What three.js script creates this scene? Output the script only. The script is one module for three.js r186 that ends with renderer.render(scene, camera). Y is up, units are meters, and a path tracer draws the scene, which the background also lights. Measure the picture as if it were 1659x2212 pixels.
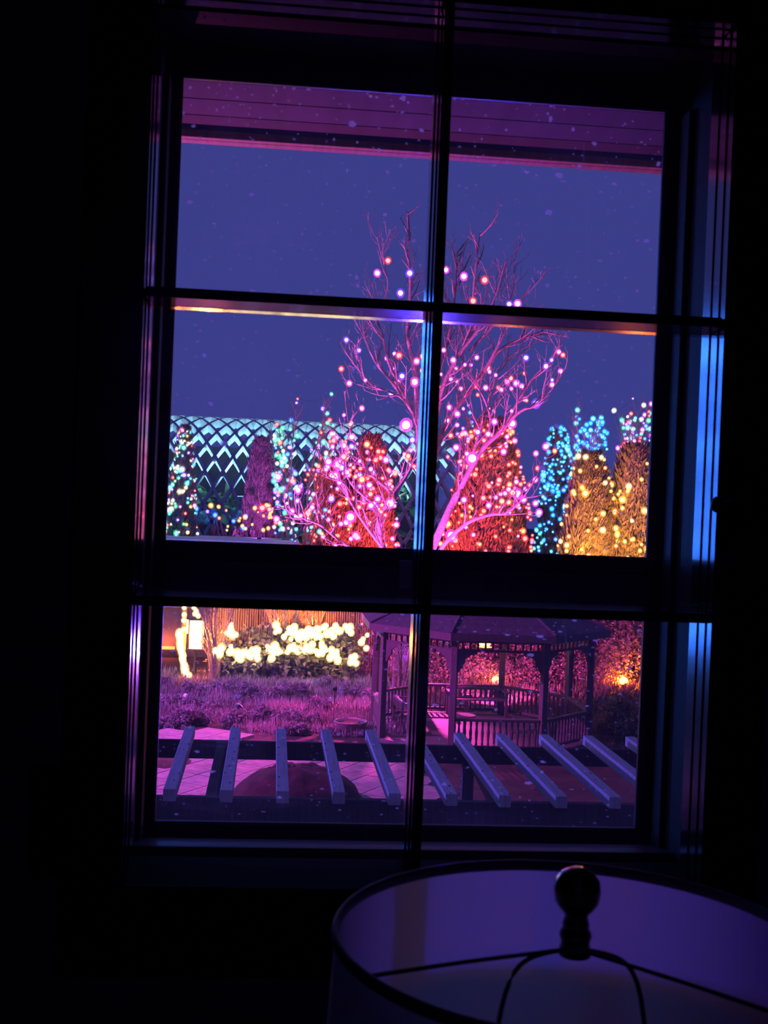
import * as THREE from 'three';
import { mergeGeometries } from 'three/addons/utils/BufferGeometryUtils.js';
import { RoundedBoxGeometry } from 'three/addons/geometries/RoundedBoxGeometry.js';
import { RectAreaLightUniformsLib } from 'three/addons/lights/RectAreaLightUniformsLib.js';
RectAreaLightUniformsLib.init();

// ---------------------------------------------------------------- camera, sky, exposure
const DEG = Math.PI / 180, FPX = 2600, PW = 1659, PH = 2212, EYE = 5.2, EYEZ = 1.75;
const scene = new THREE.Scene();
const camera = new THREE.PerspectiveCamera(2 * Math.atan(PH / 2 / FPX) / DEG, PW / PH, 0.05, 600);
camera.position.set(0, EYE, EYEZ);
camera.rotation.set(-0.6 * DEG, -5.2 * DEG, 2.3 * DEG, 'YXZ');
camera.focus = 14; camera.userData.fStop = 16;
camera.updateMatrixWorld(true);
scene.background = new THREE.Color().setRGB(0.045, 0.051, 0.265);
const renderer = new THREE.WebGLRenderer({ antialias: true });
renderer.toneMapping = THREE.LinearToneMapping;
renderer.toneMappingExposure = 1.0;
renderer.shadowMap.enabled = true;

// large floods: [label, head position from pixel or metres, target, colour, candela, half-angle]
const LIGHTS = {
  violet: { c: [0.07, 0.04, 1.0], i: 11500 },
  eave: { c: [1.0, 0.13, 0.80], i: 190 },
  blue: { c: [0.14, 0.09, 1.0], i: 420 },
  wash: { c: [0.78, 0.08, 1.0], i: 720 },
  pink: { c: [1.0, 0.10, 0.85], i: 1400 },
  magenta: { c: [1.0, 0.06, 0.55], i: 850 },
  red: { c: [1.0, 0.05, 0.05], i: 700 },
  purple: { c: [0.5, 0.05, 0.9], i: 220 },
  gold: { c: [1.0, 0.36, 0.04], i: 200 },
  orange: { c: [1.0, 0.15, 0.02], i: 42 },
  cyan: { c: [0.34, 0.72, 1.0], i: 400 },
};

// ---------------------------------------------------------------- helpers
function rng(seed) { let s = seed | 0; return () => { s = (s + 0x6d2b79f5) | 0; let t = Math.imul(s ^ (s >>> 15), 1 | s); t = (t + Math.imul(t ^ (t >>> 7), 61 | t)) ^ t; return ((t ^ (t >>> 14)) >>> 0) / 4294967296; }; }
const R0 = rng(77);
const v3 = (x, y, z) => new THREE.Vector3(x, y, z);
const rgb = (r, g, b) => new THREE.Color().setRGB(r, g, b);
function ray(px, py) { return v3((px - PW / 2) / FPX, -(py - PH / 2) / FPX, -1).applyQuaternion(camera.quaternion); }
function at(px, py, z) { const d = ray(px, py), t = (z - EYEZ) / d.z; return v3(d.x * t, EYE + d.y * t, z); }      // on the upright plane z
function onY(px, py, y = 0) { const d = ray(px, py), t = (y - EYE) / d.y; return v3(d.x * t, y, EYEZ + d.z * t); }   // on the level plane y
const mpp = (z) => (EYEZ - z) / FPX;                                                                             // metres per pixel at z

const used = {}, counts = new Map();
function numbered(n) { const k = (used[n] = (used[n] ?? -1) + 1); return k ? n + '_' + String(k).padStart(3, '0') : n; }
function shadow(o) { o.traverse((c) => { if (c.isMesh) { c.castShadow = true; c.receiveShadow = true; } }); return o; }
function tag(o, label, category, group, kind) { if (label) o.userData.label = label; if (category) o.userData.category = category; if (group) o.userData.group = group; if (kind) o.userData.kind = kind; return o; }
function thing(name, label, category, pos = [0, 0, 0], turn = 0, group) {
  const o = new THREE.Group(); o.name = numbered(name); o.position.set(...(pos.isVector3 ? pos.toArray() : pos)); o.rotation.y = turn; scene.add(o);
  return tag(o, label, category, group);
}
function part(name, geo, mat, parent, kind) {
  const g = Array.isArray(geo) ? merge(geo) : geo, m = new THREE.Mesh(g, mat);
  if (parent) { if (!counts.has(parent)) counts.set(parent, {}); const n = counts.get(parent), k = (n[name] = (n[name] ?? -1) + 1); m.name = k ? name + '_' + String(k).padStart(3, '0') : name; parent.add(m); } else { m.name = numbered(name); scene.add(m); }
  m.castShadow = m.receiveShadow = true;
  if (kind) m.userData.kind = kind;
  return m;
}
function struct(name, geo, mat, label) { const m = part(name, geo, mat); m.userData.kind = 'structure'; if (label) m.userData.label = label; return m; }
function structGroup(name, pos = [0, 0, 0]) { const o = new THREE.Group(); o.name = numbered(name); o.position.set(...pos); o.userData.kind = 'structure'; scene.add(o); return o; }
function merge(list) { return mergeGeometries(list.map((g) => { const h = g.index ? g.toNonIndexed() : g; for (const k of Object.keys(h.attributes)) if (!['position', 'normal', 'uv'].includes(k)) h.deleteAttribute(k); if (!h.attributes.uv) h.setAttribute('uv', new THREE.BufferAttribute(new Float32Array(h.attributes.position.count * 2), 2)); return h; })); }
// box between two corners, uv in metres along the longest faces
function box(x0, x1, y0, y1, z0, z1, bevel = 0) {
  const w = x1 - x0, h = y1 - y0, d = z1 - z0;
  const g = bevel ? new RoundedBoxGeometry(w, h, d, 1, bevel) : new THREE.BoxGeometry(w, h, d);
  metric(g, w, h, d);
  return g.translate((x0 + x1) / 2, (y0 + y1) / 2, (z0 + z1) / 2);
}
function metric(g) {
  const p = g.attributes.position, n = g.attributes.normal, uv = g.attributes.uv;
  for (let i = 0; i < p.count; i++) { const a = [Math.abs(n.getX(i)), Math.abs(n.getY(i)), Math.abs(n.getZ(i))]; if (a[0] > a[1] && a[0] > a[2]) uv.setXY(i, p.getZ(i), p.getY(i)); else if (a[1] > a[2]) uv.setXY(i, p.getX(i), p.getZ(i)); else uv.setXY(i, p.getX(i), p.getY(i)); }
  return g;
}
// prism of a polygon profile [[a,b]...] pushed along an axis
function prism(profile, axis, t0, t1) {
  const s = new THREE.Shape(profile.map(([a, b]) => new THREE.Vector2(a, b)));
  const g = new THREE.ExtrudeGeometry(s, { depth: t1 - t0, bevelEnabled: false });
  g.translate(0, 0, t0);
  if (axis === 'y') g.applyMatrix4(new THREE.Matrix4().set(1, 0, 0, 0, 0, 0, 1, 0, 0, 1, 0, 0, 0, 0, 0, 1));       // (a,b,t) -> (a, t, b)
  if (axis === 'x') g.applyMatrix4(new THREE.Matrix4().set(0, 0, 1, 0, 1, 0, 0, 0, 0, 1, 0, 0, 0, 0, 0, 1));       // (a,b,t) -> (t, a, b)
  if (axis === 'y') flip(g);
  g.computeVertexNormals();
  return metric(g);
}
function flip(g) { const p = g.attributes.position.array, n = g.attributes.uv.array; for (let i = 0; i < p.length; i += 9) for (let c = 0; c < 3; c++) { const t = p[i + c]; p[i + c] = p[i + 3 + c]; p[i + 3 + c] = t; } return g; }
function bar(a, b, w, h, up = v3(0, 1, 0), bevel = 0) {
  const d = b.clone().sub(a), L = d.length(), z = d.clone().normalize(), x = up.clone().cross(z).normalize(), y = z.clone().cross(x);
  const g = bevel ? new RoundedBoxGeometry(w, h, L, 1, bevel) : new THREE.BoxGeometry(w, h, L); metric(g);
  return g.applyMatrix4(new THREE.Matrix4().makeBasis(x, y, z)).translate((a.x + b.x) / 2, (a.y + b.y) / 2, (a.z + b.z) / 2);
}
function cyl(a, b, r0, r1 = r0, seg = 10) {
  const d = b.clone().sub(a), g = new THREE.CylinderGeometry(r1, r0, d.length(), seg, 1);
  return g.applyQuaternion(new THREE.Quaternion().setFromUnitVectors(v3(0, 1, 0), d.clone().normalize())).translate((a.x + b.x) / 2, (a.y + b.y) / 2, (a.z + b.z) / 2);
}
// tapered tube along points; writes into a sink so that thousands of twigs stay cheap
class Sink {
  constructor() { this.p = []; this.n = []; this.i = []; this.u = []; }
  tube(pts, radii, seg) {
    const base = this.p.length / 3; let len = 0;
    for (let k = 0; k < pts.length; k++) {
      const t = (pts[Math.min(k + 1, pts.length - 1)].clone().sub(pts[Math.max(k - 1, 0)])).normalize();
      const x = (Math.abs(t.y) > 0.9 ? v3(1, 0, 0) : v3(0, 1, 0)).cross(t).normalize(), y = t.clone().cross(x);
      if (k) len += pts[k].distanceTo(pts[k - 1]);
      for (let s = 0; s <= seg; s++) { const a = s / seg * 2 * Math.PI, c = Math.cos(a), w = Math.sin(a), nx = x.x * c + y.x * w, ny = x.y * c + y.y * w, nz = x.z * c + y.z * w; this.p.push(pts[k].x + nx * radii[k], pts[k].y + ny * radii[k], pts[k].z + nz * radii[k]); this.n.push(nx, ny, nz); this.u.push(s / seg, len); }
      if (k) for (let s = 0; s < seg; s++) { const a = base + (k - 1) * (seg + 1) + s, b = a + seg + 1; this.i.push(a, a + 1, b, b, a + 1, b + 1); }
    }
  }
  geo() { const g = new THREE.BufferGeometry(); g.setAttribute('position', new THREE.Float32BufferAttribute(this.p, 3)); g.setAttribute('normal', new THREE.Float32BufferAttribute(this.n, 3)); g.setAttribute('uv', new THREE.Float32BufferAttribute(this.u, 2)); g.setIndex(this.i); return g; }
}
function smoothPath(pts, n) { return new THREE.CatmullRomCurve3(pts, false, 'centripetal').getPoints(n); }

// value noise and computed textures
function noise2(seed) {
  const h = (x, y) => { let n = Math.imul(x, 374761393) + Math.imul(y, 668265263) + Math.imul(seed, 69069); n = Math.imul(n ^ (n >>> 13), 1274126177); return ((n ^ (n >>> 16)) >>> 0) / 4294967296; };
  return (x, y, px, py) => { const ix = Math.floor(x), iy = Math.floor(y), fx = x - ix, fy = y - iy, s = fx * fx * (3 - 2 * fx), t = fy * fy * (3 - 2 * fy), w = (a, p) => ((a % p) + p) % p; const a = h(w(ix, px), w(iy, py)), b = h(w(ix + 1, px), w(iy, py)), c = h(w(ix, px), w(iy + 1, py)), d = h(w(ix + 1, px), w(iy + 1, py)); return (a + (b - a) * s) * (1 - t) + (c + (d - c) * s) * t; };
}
function texture(w, h, f, srgb, repeat) {
  const data = new Uint8Array(w * h * 4);
  for (let y = 0; y < h; y++) for (let x = 0; x < w; x++) { const c = f(x / w, y / h), o = (y * w + x) * 4; for (let k = 0; k < 3; k++) data[o + k] = Math.max(0, Math.min(255, (Array.isArray(c) ? c[k] : c) * 255)); data[o + 3] = 255; }
  const t = new THREE.DataTexture(data, w, h); t.magFilter = THREE.LinearFilter; t.wrapS = t.wrapT = THREE.RepeatWrapping; if (srgb) t.colorSpace = THREE.SRGBColorSpace; if (repeat) t.repeat.set(...repeat); t.needsUpdate = true; return t;
}
const nA = noise2(3), nB = noise2(11), nC = noise2(29);
const fbm = (n, u, v, p) => (n(u * p, v * p, p, p) * 8 + n(u * p * 2, v * p * 2, p * 2, p * 2) * 4 + n(u * p * 4, v * p * 4, p * 4, p * 4) * 2 + n(u * p * 8, v * p * 8, p * 8, p * 8)) / 15;
const grainTex = (dark, light, rep) => texture(256, 256, (u, v) => { const g = nA(u * 40, v * 3, 40, 3) * 0.5 + nB(u * 90, v * 6, 90, 6) * 0.3 + nC(u * 6, v * 4, 6, 4) * 0.2; return dark.map((d, k) => d + (light[k] - d) * g); }, true, rep);
const mottle = (dark, light, p, rep) => texture(256, 256, (u, v) => { const g = fbm(nA, u, v, p) * 0.7 + nB(u * 64, v * 64, 64, 64) * 0.3; return dark.map((d, k) => d + (light[k] - d) * Math.min(1, Math.max(0, (g - 0.2) * 1.6))); }, true, rep);
const std = (o) => new THREE.MeshStandardMaterial(o), phys = (o) => new THREE.MeshPhysicalMaterial(o);

const M = {
  sash: phys({ color: rgb(0.030, 0.026, 0.032), roughness: 0.18, clearcoat: 1, clearcoatRoughness: 0.12, bumpMap: texture(256, 256, (u, v) => fbm(nB, u, v, 8), false, [2, 2]), bumpScale: 0.0003 }),
  matteSash: std({ color: rgb(0.022, 0.019, 0.022), roughness: 0.75 }),  // matte, slightly darker copy of the sash paint for the bottom rail
  jamb: std({ color: rgb(0.07, 0.05, 0.06), roughness: 0.55 }),
  outerSash: std({ color: rgb(0.13, 0.10, 0.115), roughness: 0.5 }),
  wall: std({ map: mottle([0.56, 0.56, 0.57], [0.62, 0.62, 0.63], 8), roughness: 0.9 }),
  floor: std({ map: grainTex([0.16, 0.10, 0.06], [0.30, 0.19, 0.11]), roughness: 0.5 }),
  blackMetal: std({ color: rgb(0.02, 0.02, 0.022), roughness: 0.35, metalness: 0.6 }),
  bronze: std({ color: rgb(0.18, 0.14, 0.11), roughness: 0.22, metalness: 1 }),
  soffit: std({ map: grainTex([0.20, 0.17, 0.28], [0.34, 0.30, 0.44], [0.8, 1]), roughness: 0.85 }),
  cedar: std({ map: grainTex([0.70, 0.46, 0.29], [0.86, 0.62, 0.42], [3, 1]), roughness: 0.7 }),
  siding: std({ map: mottle([0.35, 0.33, 0.32], [0.45, 0.43, 0.42], 8), roughness: 0.9 }),
  bark: std({ map: mottle([0.42, 0.36, 0.34], [0.72, 0.64, 0.62], 16, [1, 2]), roughness: 0.85 }),
  darkBark: std({ color: rgb(0.10, 0.07, 0.06), roughness: 0.9 }),
  leaf: std({ color: rgb(0.32, 0.27, 0.18), roughness: 0.75, side: THREE.DoubleSide }),
  leafGrey: std({ color: rgb(0.42, 0.38, 0.40), roughness: 0.8, side: THREE.DoubleSide }),
  conifer: std({ color: rgb(0.24, 0.21, 0.13), roughness: 0.8, side: THREE.DoubleSide }),
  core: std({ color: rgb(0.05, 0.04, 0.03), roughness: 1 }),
  soil: std({ map: mottle([0.16, 0.11, 0.08], [0.34, 0.25, 0.19], 8, [0.4, 0.4]), roughness: 1 }),
  mulch: std({ map: mottle([0.12, 0.06, 0.04], [0.30, 0.16, 0.11], 16, [0.7, 0.7]), roughness: 1 }),
  weathered: std({ map: texture(256, 512, (u, v) => { const g = nA(u * 24, v * 4, 24, 4) * 0.5 + nB(u * 60, v * 9, 60, 9) * 0.3 + nC(u * 3, v * 10, 3, 10) * 0.2; let knot = 0; for (const [kx, ky, r] of [[0.3, 0.12, 0.05], [0.7, 0.42, 0.04], [0.5, 0.63, 0.05], [0.35, 0.86, 0.035]]) knot = Math.max(knot, 1 - Math.hypot((u - kx) * 0.6, (v - ky) * 1.6) / r); const k = Math.max(0.35, 1 - Math.max(0, knot) * 1.4); return [0.62, 0.53, 0.56].map((c, i) => (c + g * [0.22, 0.21, 0.21][i]) * k); }, true, [7, 0.8]), roughness: 0.85 }),
  girder: std({ map: grainTex([0.18, 0.15, 0.14], [0.34, 0.29, 0.28], [2, 2]), roughness: 0.9 }),
  gazebo: std({ map: grainTex([0.34, 0.28, 0.28], [0.48, 0.40, 0.40], [3, 1]), roughness: 0.8 }),
  shingle: std({ map: mottle([0.25, 0.22, 0.24], [0.36, 0.32, 0.34], 16, [1, 1]), roughness: 0.95 }),
  concrete: std({ color: rgb(0.55, 0.55, 0.55), roughness: 0.9 }),
  reed: std({ map: grainTex([0.48, 0.38, 0.26], [0.70, 0.58, 0.42], [4, 1]), roughness: 0.9 }),
  shade: phys({ color: rgb(0.80, 0.76, 0.74), roughness: 1, transmission: 0.5, thickness: 0, side: THREE.DoubleSide, bumpMap: texture(256, 256, (u, v) => (Math.sin(u * 402) * 0.25 + Math.sin(v * 402) * 0.25 + 0.5), false, [6, 6]), bumpScale: 0.0002 }),
  shadeTrim: std({ color: rgb(0.30, 0.26, 0.26), roughness: 0.6 }),
  ceramic: phys({ color: rgb(0.10, 0.10, 0.14), roughness: 0.25, clearcoat: 0.8 }),
  tableWood: std({ map: grainTex([0.14, 0.08, 0.05], [0.26, 0.15, 0.09], [2, 2]), roughness: 0.45 }),
  bulbGlass: phys({ color: rgb(0.9, 0.9, 0.9), roughness: 0.5, transmission: 0.5, thickness: 0 }),
  pane: phys({ color: 0xffffff, roughness: 0, transmission: 1, thickness: 0, ior: 1.5 }),
  cord: std({ color: rgb(0.02, 0.03, 0.02), roughness: 0.7 }),
  lampBody: std({ color: rgb(0.03, 0.03, 0.03), roughness: 0.5 }),
};
M.paving = [0, 1, 2].map((k) => std({ map: mottle([0.50 - k * 0.03, 0.46 - k * 0.03, 0.45 - k * 0.03], [0.64, 0.59, 0.57], 8, [0.8, 0.8]), roughness: 0.9 }));
// dirt on the outer glass: dried drops, smears and a run, each with its own outline
{
  const r = rng(5), spots = [];
  for (let k = 0; k < 700; k++) { const big = r() < 0.08; spots.push([r(), 1 - Math.pow(r(), 1.3), (big ? 0.0055 : 0.0030) * (0.6 + r()), 0.6 + r() * 0.8, big ? 0.85 : 0.5 + 0.3 * r()]); }
  const S = 1024, f = new Float32Array(S * S);
  for (let y = 0; y < S; y++) for (let x = 0; x < S; x++) { const u = x / S, v = y / S, b = fbm(nC, u, v, 6), c = nA(u * 30, v * 120, 30, 120); f[y * S + x] = 0.13 + 0.11 * b + (b > 0.5 ? (b - 0.5) * c * 0.5 : 0); }
  for (const [u, v, rad, asp, k] of spots) { const R = Math.ceil(rad * 2 * S); for (let dy = -R; dy <= R; dy++) for (let dx = -R; dx <= R; dx++) { const x = Math.round(u * S) + dx, y = Math.round(v * S) + dy; if (x < 0 || y < 0 || x >= S || y >= S) continue; const d = Math.hypot(dx / asp, dy) / (rad * S) + (nB(x * 0.2, y * 0.2, 512, 512) - 0.5) * 0.6; if (d < 1) f[y * S + x] = Math.max(f[y * S + x], k * Math.min(1, (1 - d) * 2.5)); } }
  for (let y = 0; y < 380; y++) { const x = Math.round(0.845 * S + Math.sin(y / 90) * 5 - y * 0.03), yy = Math.round(0.55 * S) + y; for (let d = -1; d <= 1; d++) f[yy * S + x + d] = Math.max(f[yy * S + x + d], 0.4 - Math.abs(d) * 0.12); }
  const t = texture(S, S, (u, v) => f[Math.round(v * S) * S + Math.round(u * S)], false); t.wrapS = t.wrapT = THREE.ClampToEdgeWrapping;
  M.dirtyPane = phys({ color: 0xffffff, roughness: 1, roughnessMap: t, transmission: 1, thickness: 0, ior: 1.5 });
}

// bulbs: a white-hot core in a coloured glass shell with painted-in halo glow, one mesh with two materials
const BULB = {};
const COLORS = { r: [1, 0.05, 0.03], p: [1, 0.1, 0.7], m: [0.95, 0.12, 1], v: [0.25, 0.1, 1], b: [0.04, 0.22, 1], c: [0.08, 0.75, 0.9], g: [0.05, 0.8, 0.35], y: [1, 0.55, 0.05], o: [1, 0.22, 0.03], w: [1, 0.78, 0.32], k: [0.9, 0.85, 0.8], a: [0.02, 0.30, 1] };
const WHITE = { a: 0.02, b: 0.05, c: 0.07, g: 0.08, v: 0.12, r: 0.13, o: 0.10, y: 0.12 };
function bulbMaterial(c, L) {
  const key = c + L; if (BULB[key]) return BULB[key];
  const [r, g, b] = COLORS[c], w = WHITE[c] ?? 0.2;
  const core = std({ color: rgb(0.02, 0.02, 0.02), emissive: rgb(w + (1 - w) * r, w + (1 - w) * g, w + (1 - w) * b), emissiveIntensity: L, roughness: 1 });
  const shell = std({ color: rgb(r * 0.4, g * 0.4, b * 0.4), emissive: rgb(r, g, b), emissiveIntensity: 0.9, transparent: true, opacity: 0.34, roughness: 0.4 });
  core.name = 'bulb_core'; shell.name = 'bulb_halo_shell';
  return (BULB[key] = [core, shell]);
}
const bulbGeo = (() => {
  const a = new THREE.IcosahedronGeometry(0.62, 1), b = new THREE.IcosahedronGeometry(1, 1).scale(1, 1.12, 1);
  const g = mergeGeometries([a, b], true); return g;
})();
function stringLight(label, bulbs, r, L, group) {
  const c0 = bulbs.reduce((s, b) => s.add(b.p), v3(0, 0, 0)).divideScalar(bulbs.length);
  const t = thing('string_light', label, 'string lights', c0, 0, group), R = rng(bulbs.length * 13 + 1);
  // wire: nearest-neighbour chain
  const left = bulbs.slice(), chain = [left.shift()];
  while (left.length) { const q = chain[chain.length - 1].p; let bi = 0, bd = 1e9; left.forEach((b, i) => { const d = b.p.distanceToSquared(q); if (d < bd) { bd = d; bi = i; } }); chain.push(left.splice(bi, 1)[0]); }
  const s = new Sink();
  for (let k = 1; k < chain.length; k++) { const a = chain[k - 1].p.clone().sub(c0), b = chain[k].p.clone().sub(c0); const mid = a.clone().lerp(b, 0.5); mid.y -= a.distanceTo(b) * 0.12; s.tube([a, mid, b], [0.004, 0.004, 0.004], 3); }
  if (s.p.length) part('cord', s.geo(), M.cord, t);
  chain.forEach((b, k) => { const m = part('bulb', bulbGeo, bulbMaterial(b.c, L), t); m.position.copy(b.p).sub(c0); const q = r * (b.s ?? (0.75 + 0.5 * R())); m.scale.setScalar(q); m.rotation.set(R() * 0.6, R() * 6, R() * 0.6); });
  return t;
}
function glows(bulbs, n, color, i) { for (let k = 0; k < n; k++) { const b = bulbs[Math.floor((k + 0.5) * bulbs.length / n)]; lampIn(b.p, color, i, 2); } }
function lampIn(p, color, i, radius = 1) { const l = new THREE.PointLight(rgb(...color), i); l.position.copy(p); l.castShadow = true; l.shadow.radius = radius; scene.add(l); return l; }
const pick = (R, s) => s[Math.floor(R() * s.length)];

// floodlight fixture: yoke, housing, lens and the spot just in front of it
function flood(label, pos, target, color, i, half, opt = {}) {
  const t = thing('floodlight', label, 'floodlight', [pos.x, 0, pos.z]), dir = target.clone().sub(pos).normalize(), s = opt.size ?? 0.12;
  const q = new THREE.Quaternion().setFromUnitVectors(v3(0, 0, 1), dir), c = v3(0, pos.y, 0);
  const place = (g) => g.applyQuaternion(q).translate(c.x, c.y, c.z);
  part('housing', place(merge([new RoundedBoxGeometry(s * 2, s * 1.5, s * 0.9, 2, s * 0.15).translate(0, 0, -s * 0.5), new THREE.BoxGeometry(s * 1.6, s * 1.1, s * 0.3).translate(0, 0, -s * 1.05)])), M.lampBody, t);
  part('lens', place(new THREE.BoxGeometry(s * 1.75, s * 1.25, 0.02).translate(0, 0, 0.0)), std({ color: rgb(0.1, 0.1, 0.1), emissive: rgb(...color), emissiveIntensity: opt.glow ?? 3, roughness: 0.4 }), t);
  part('bracket', opt.bracket ? opt.bracket(s, c) : cyl(v3(0, -0.1, 0), v3(0, pos.y - s * 0.5, 0).addScaledVector(dir, -s * 0.5), 0.02, 0.02, 8), M.lampBody, t);
  const l = new THREE.SpotLight(rgb(...color), i, 0, half, opt.blend ?? 0.55); l.position.copy(pos).addScaledVector(dir, 0.03 + (opt.off ?? 0)); l.target.position.copy(target); l.castShadow = true; l.shadow.radius = opt.radius ?? 4;
  scene.add(l, l.target);
  return t;
}

// ---------------------------------------------------------------- the house: room, window, eave
const yr = (v) => EYE + v;                                    // heights given relative to the eye
const HX0 = -0.29, HX1 = 0.75, HY0 = yr(-0.705), HY1 = yr(0.805);
struct('wall_front', [box(-2.2, HX0, 3.6, 6.05, -0.30, -0.004), box(HX1, 2.4, 3.6, 6.05, -0.30, -0.004), box(HX0, HX1, HY1, 6.05, -0.30, -0.004), box(HX0, HX1, 3.6, HY0, -0.30, -0.004)], M.wall);
struct('wall_left', box(-2.35, -2.2, 3.6, 6.05, -0.30, 4.2), M.wall);
struct('wall_right', box(2.4, 2.55, 3.6, 6.05, -0.30, 4.2), M.wall);
struct('wall_back', box(-2.35, 2.55, 3.6, 6.05, 4.2, 4.35), M.wall);
struct('floor', box(-2.35, 2.55, 3.42, 3.6, -0.30, 4.35), M.floor);
struct('ceiling', box(-2.35, 2.55, 6.05, 6.2, -0.30, 4.35), M.wall);
struct('wall_lower', box(-2.35, 2.55, -0.02, 3.42, -0.30, 4.35), M.siding);
{
  const s = structGroup('trim_1');                                              // the deep reveal between the two sashes
  part('jamb', box(HX0, -0.200, HY0, HY1, -0.299, -0.087), M.jamb, s);
  part('jamb', box(0.661, HX1, HY0, HY1, -0.299, -0.087), M.jamb, s);
  part('head', box(-0.200, 0.661, yr(0.722), HY1, -0.299, -0.087), M.jamb, s);
  part('sill', prism([[HY0, -0.299], [yr(-0.61), -0.299], [yr(-0.592), -0.087], [HY0, -0.087]], 'x', -0.200, 0.661), M.jamb, s);
  part('sill_board', prism([[yr(-0.606), -0.212], [yr(-0.561), -0.212], [yr(-0.549), -0.135], [yr(-0.549), -0.125], [yr(-0.606), -0.125]], 'x', -0.1995, 0.6605), M.outerSash, s);
  for (const [x0, x1] of [[-0.1998, -0.191], [0.652, 0.6608]]) { part('stop_bead', box(x0, x1, yr(-0.56), yr(0.66), -0.222, -0.178, 0.003), M.jamb, s); }
}
{
  const w = structGroup('window_1'), XL = -0.194, XR = 0.655, YB = yr(-0.561), YT = yr(0.7255), MX = 0.2265, MY = [yr(0.2843), yr(-0.159)], HM = 0.0115;
  // edge moulding of the lights, from the room face to the glass: [how far from the glass edge, z]
  const mould = [[0.0048, 0], [0.0040, -0.0010], [0.0040, -0.021], [0.0030, -0.0225], [0.0020, -0.0235], [0.0020, -0.050], [0.0008, -0.0515], [0, -0.053], [0, -0.085]];
  const edge = (e, dir, out) => [[out, 0], ...mould.map(([d, z]) => [e + dir * d, z]), [out, -0.085]];
  part('stile', prism(edge(XL, -1, -0.285), 'y', yr(-0.70), yr(0.80)), M.sash, w);
  part('stile', prism(edge(XR, 1, 0.745), 'y', yr(-0.70), yr(0.80)), M.sash, w);
  part('rail', prism(edge(YT, 1, yr(0.80)), 'x', XL, XR), M.sash, w);
  part('rail', prism([[yr(-0.70), 0], [YB - 0.012, 0], [YB - 0.0105, -0.0015], [YB + 0.008, -0.083], [YB + 0.0085, -0.085], [yr(-0.70), -0.085]], 'x', XL, XR), M.matteSash, w);
  const flat = [[0.0046, 0], [0.0042, -0.0008], [0.0004, -0.056], [0, -0.0565], [0, -0.085]];                // level bars: sloped towards the room, flat near the glass
  const munL = (c) => { const h = HM, a = flat.map(([d, z]) => [c - h + d, z]), b = flat.map(([d, z]) => [c + h - d, z]).reverse(); return [...b, ...a]; };
  const mun = (c) => { const h = HM, a = mould.map(([d, z]) => [c - h + d, z]), b = mould.map(([d, z]) => [c + h - d, z]).reverse(); return [...b, ...a].map((q) => q); };
  part('muntin', prism(mun(MX), 'y', YB, YT), M.sash, w);
  for (const y of MY) { part('muntin', prism(munL(y), 'x', XL, MX - 0.0067), M.sash, w); part('muntin', prism(munL(y), 'x', MX + 0.0067, XR), M.sash, w); }
  const cols = [[XL, MX - HM], [MX + HM, XR]], rows = [[MY[0] + HM, YT], [MY[1] + HM, MY[0] - HM], [YB, MY[1] - HM]];
  for (const [y0, y1] of rows) for (const [x0, x1] of cols) part('pane', new THREE.PlaneGeometry(x1 - x0, y1 - y0).translate((x0 + x1) / 2, (y0 + y1) / 2, -0.062), M.pane, w);
  // butt hinge at the left and the catch handle on the right stile
  const h = part('hinge', [cyl(v3(-0.315, yr(-0.56), 0.006), v3(-0.315, yr(-0.395), 0.006), 0.007, 0.007, 12), box(-0.33, -0.288, yr(-0.555), yr(-0.40), -0.0035, 0.002, 0.0008)], M.blackMetal, w);
  const plate = part('handle', [box(0.675, 0.705, yr(-0.03), yr(0.08), 0.0005, 0.006, 0.002), cyl(v3(0.69, yr(0.022), 0.004), v3(0.69, yr(0.022), 0.04), 0.009, 0.008, 14)], M.blackMetal, w);
  const lv = new Sink(); lv.tube(smoothPath([v3(0.735, yr(0.020), 0.040), v3(0.70, yr(0.024), 0.042), v3(0.67, yr(0.020), 0.040), v3(0.648, yr(0.012), 0.036)], 14), Array.from({ length: 15 }, (_, k) => 0.0085 + 0.0035 * Math.max(0, (k - 9) / 5)), 12);
  part('lever', [lv.geo(), new THREE.SphereGeometry(0.0125, 16, 10).translate(0.648, yr(0.012), 0.036)], M.bronze, plate);
}
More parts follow.
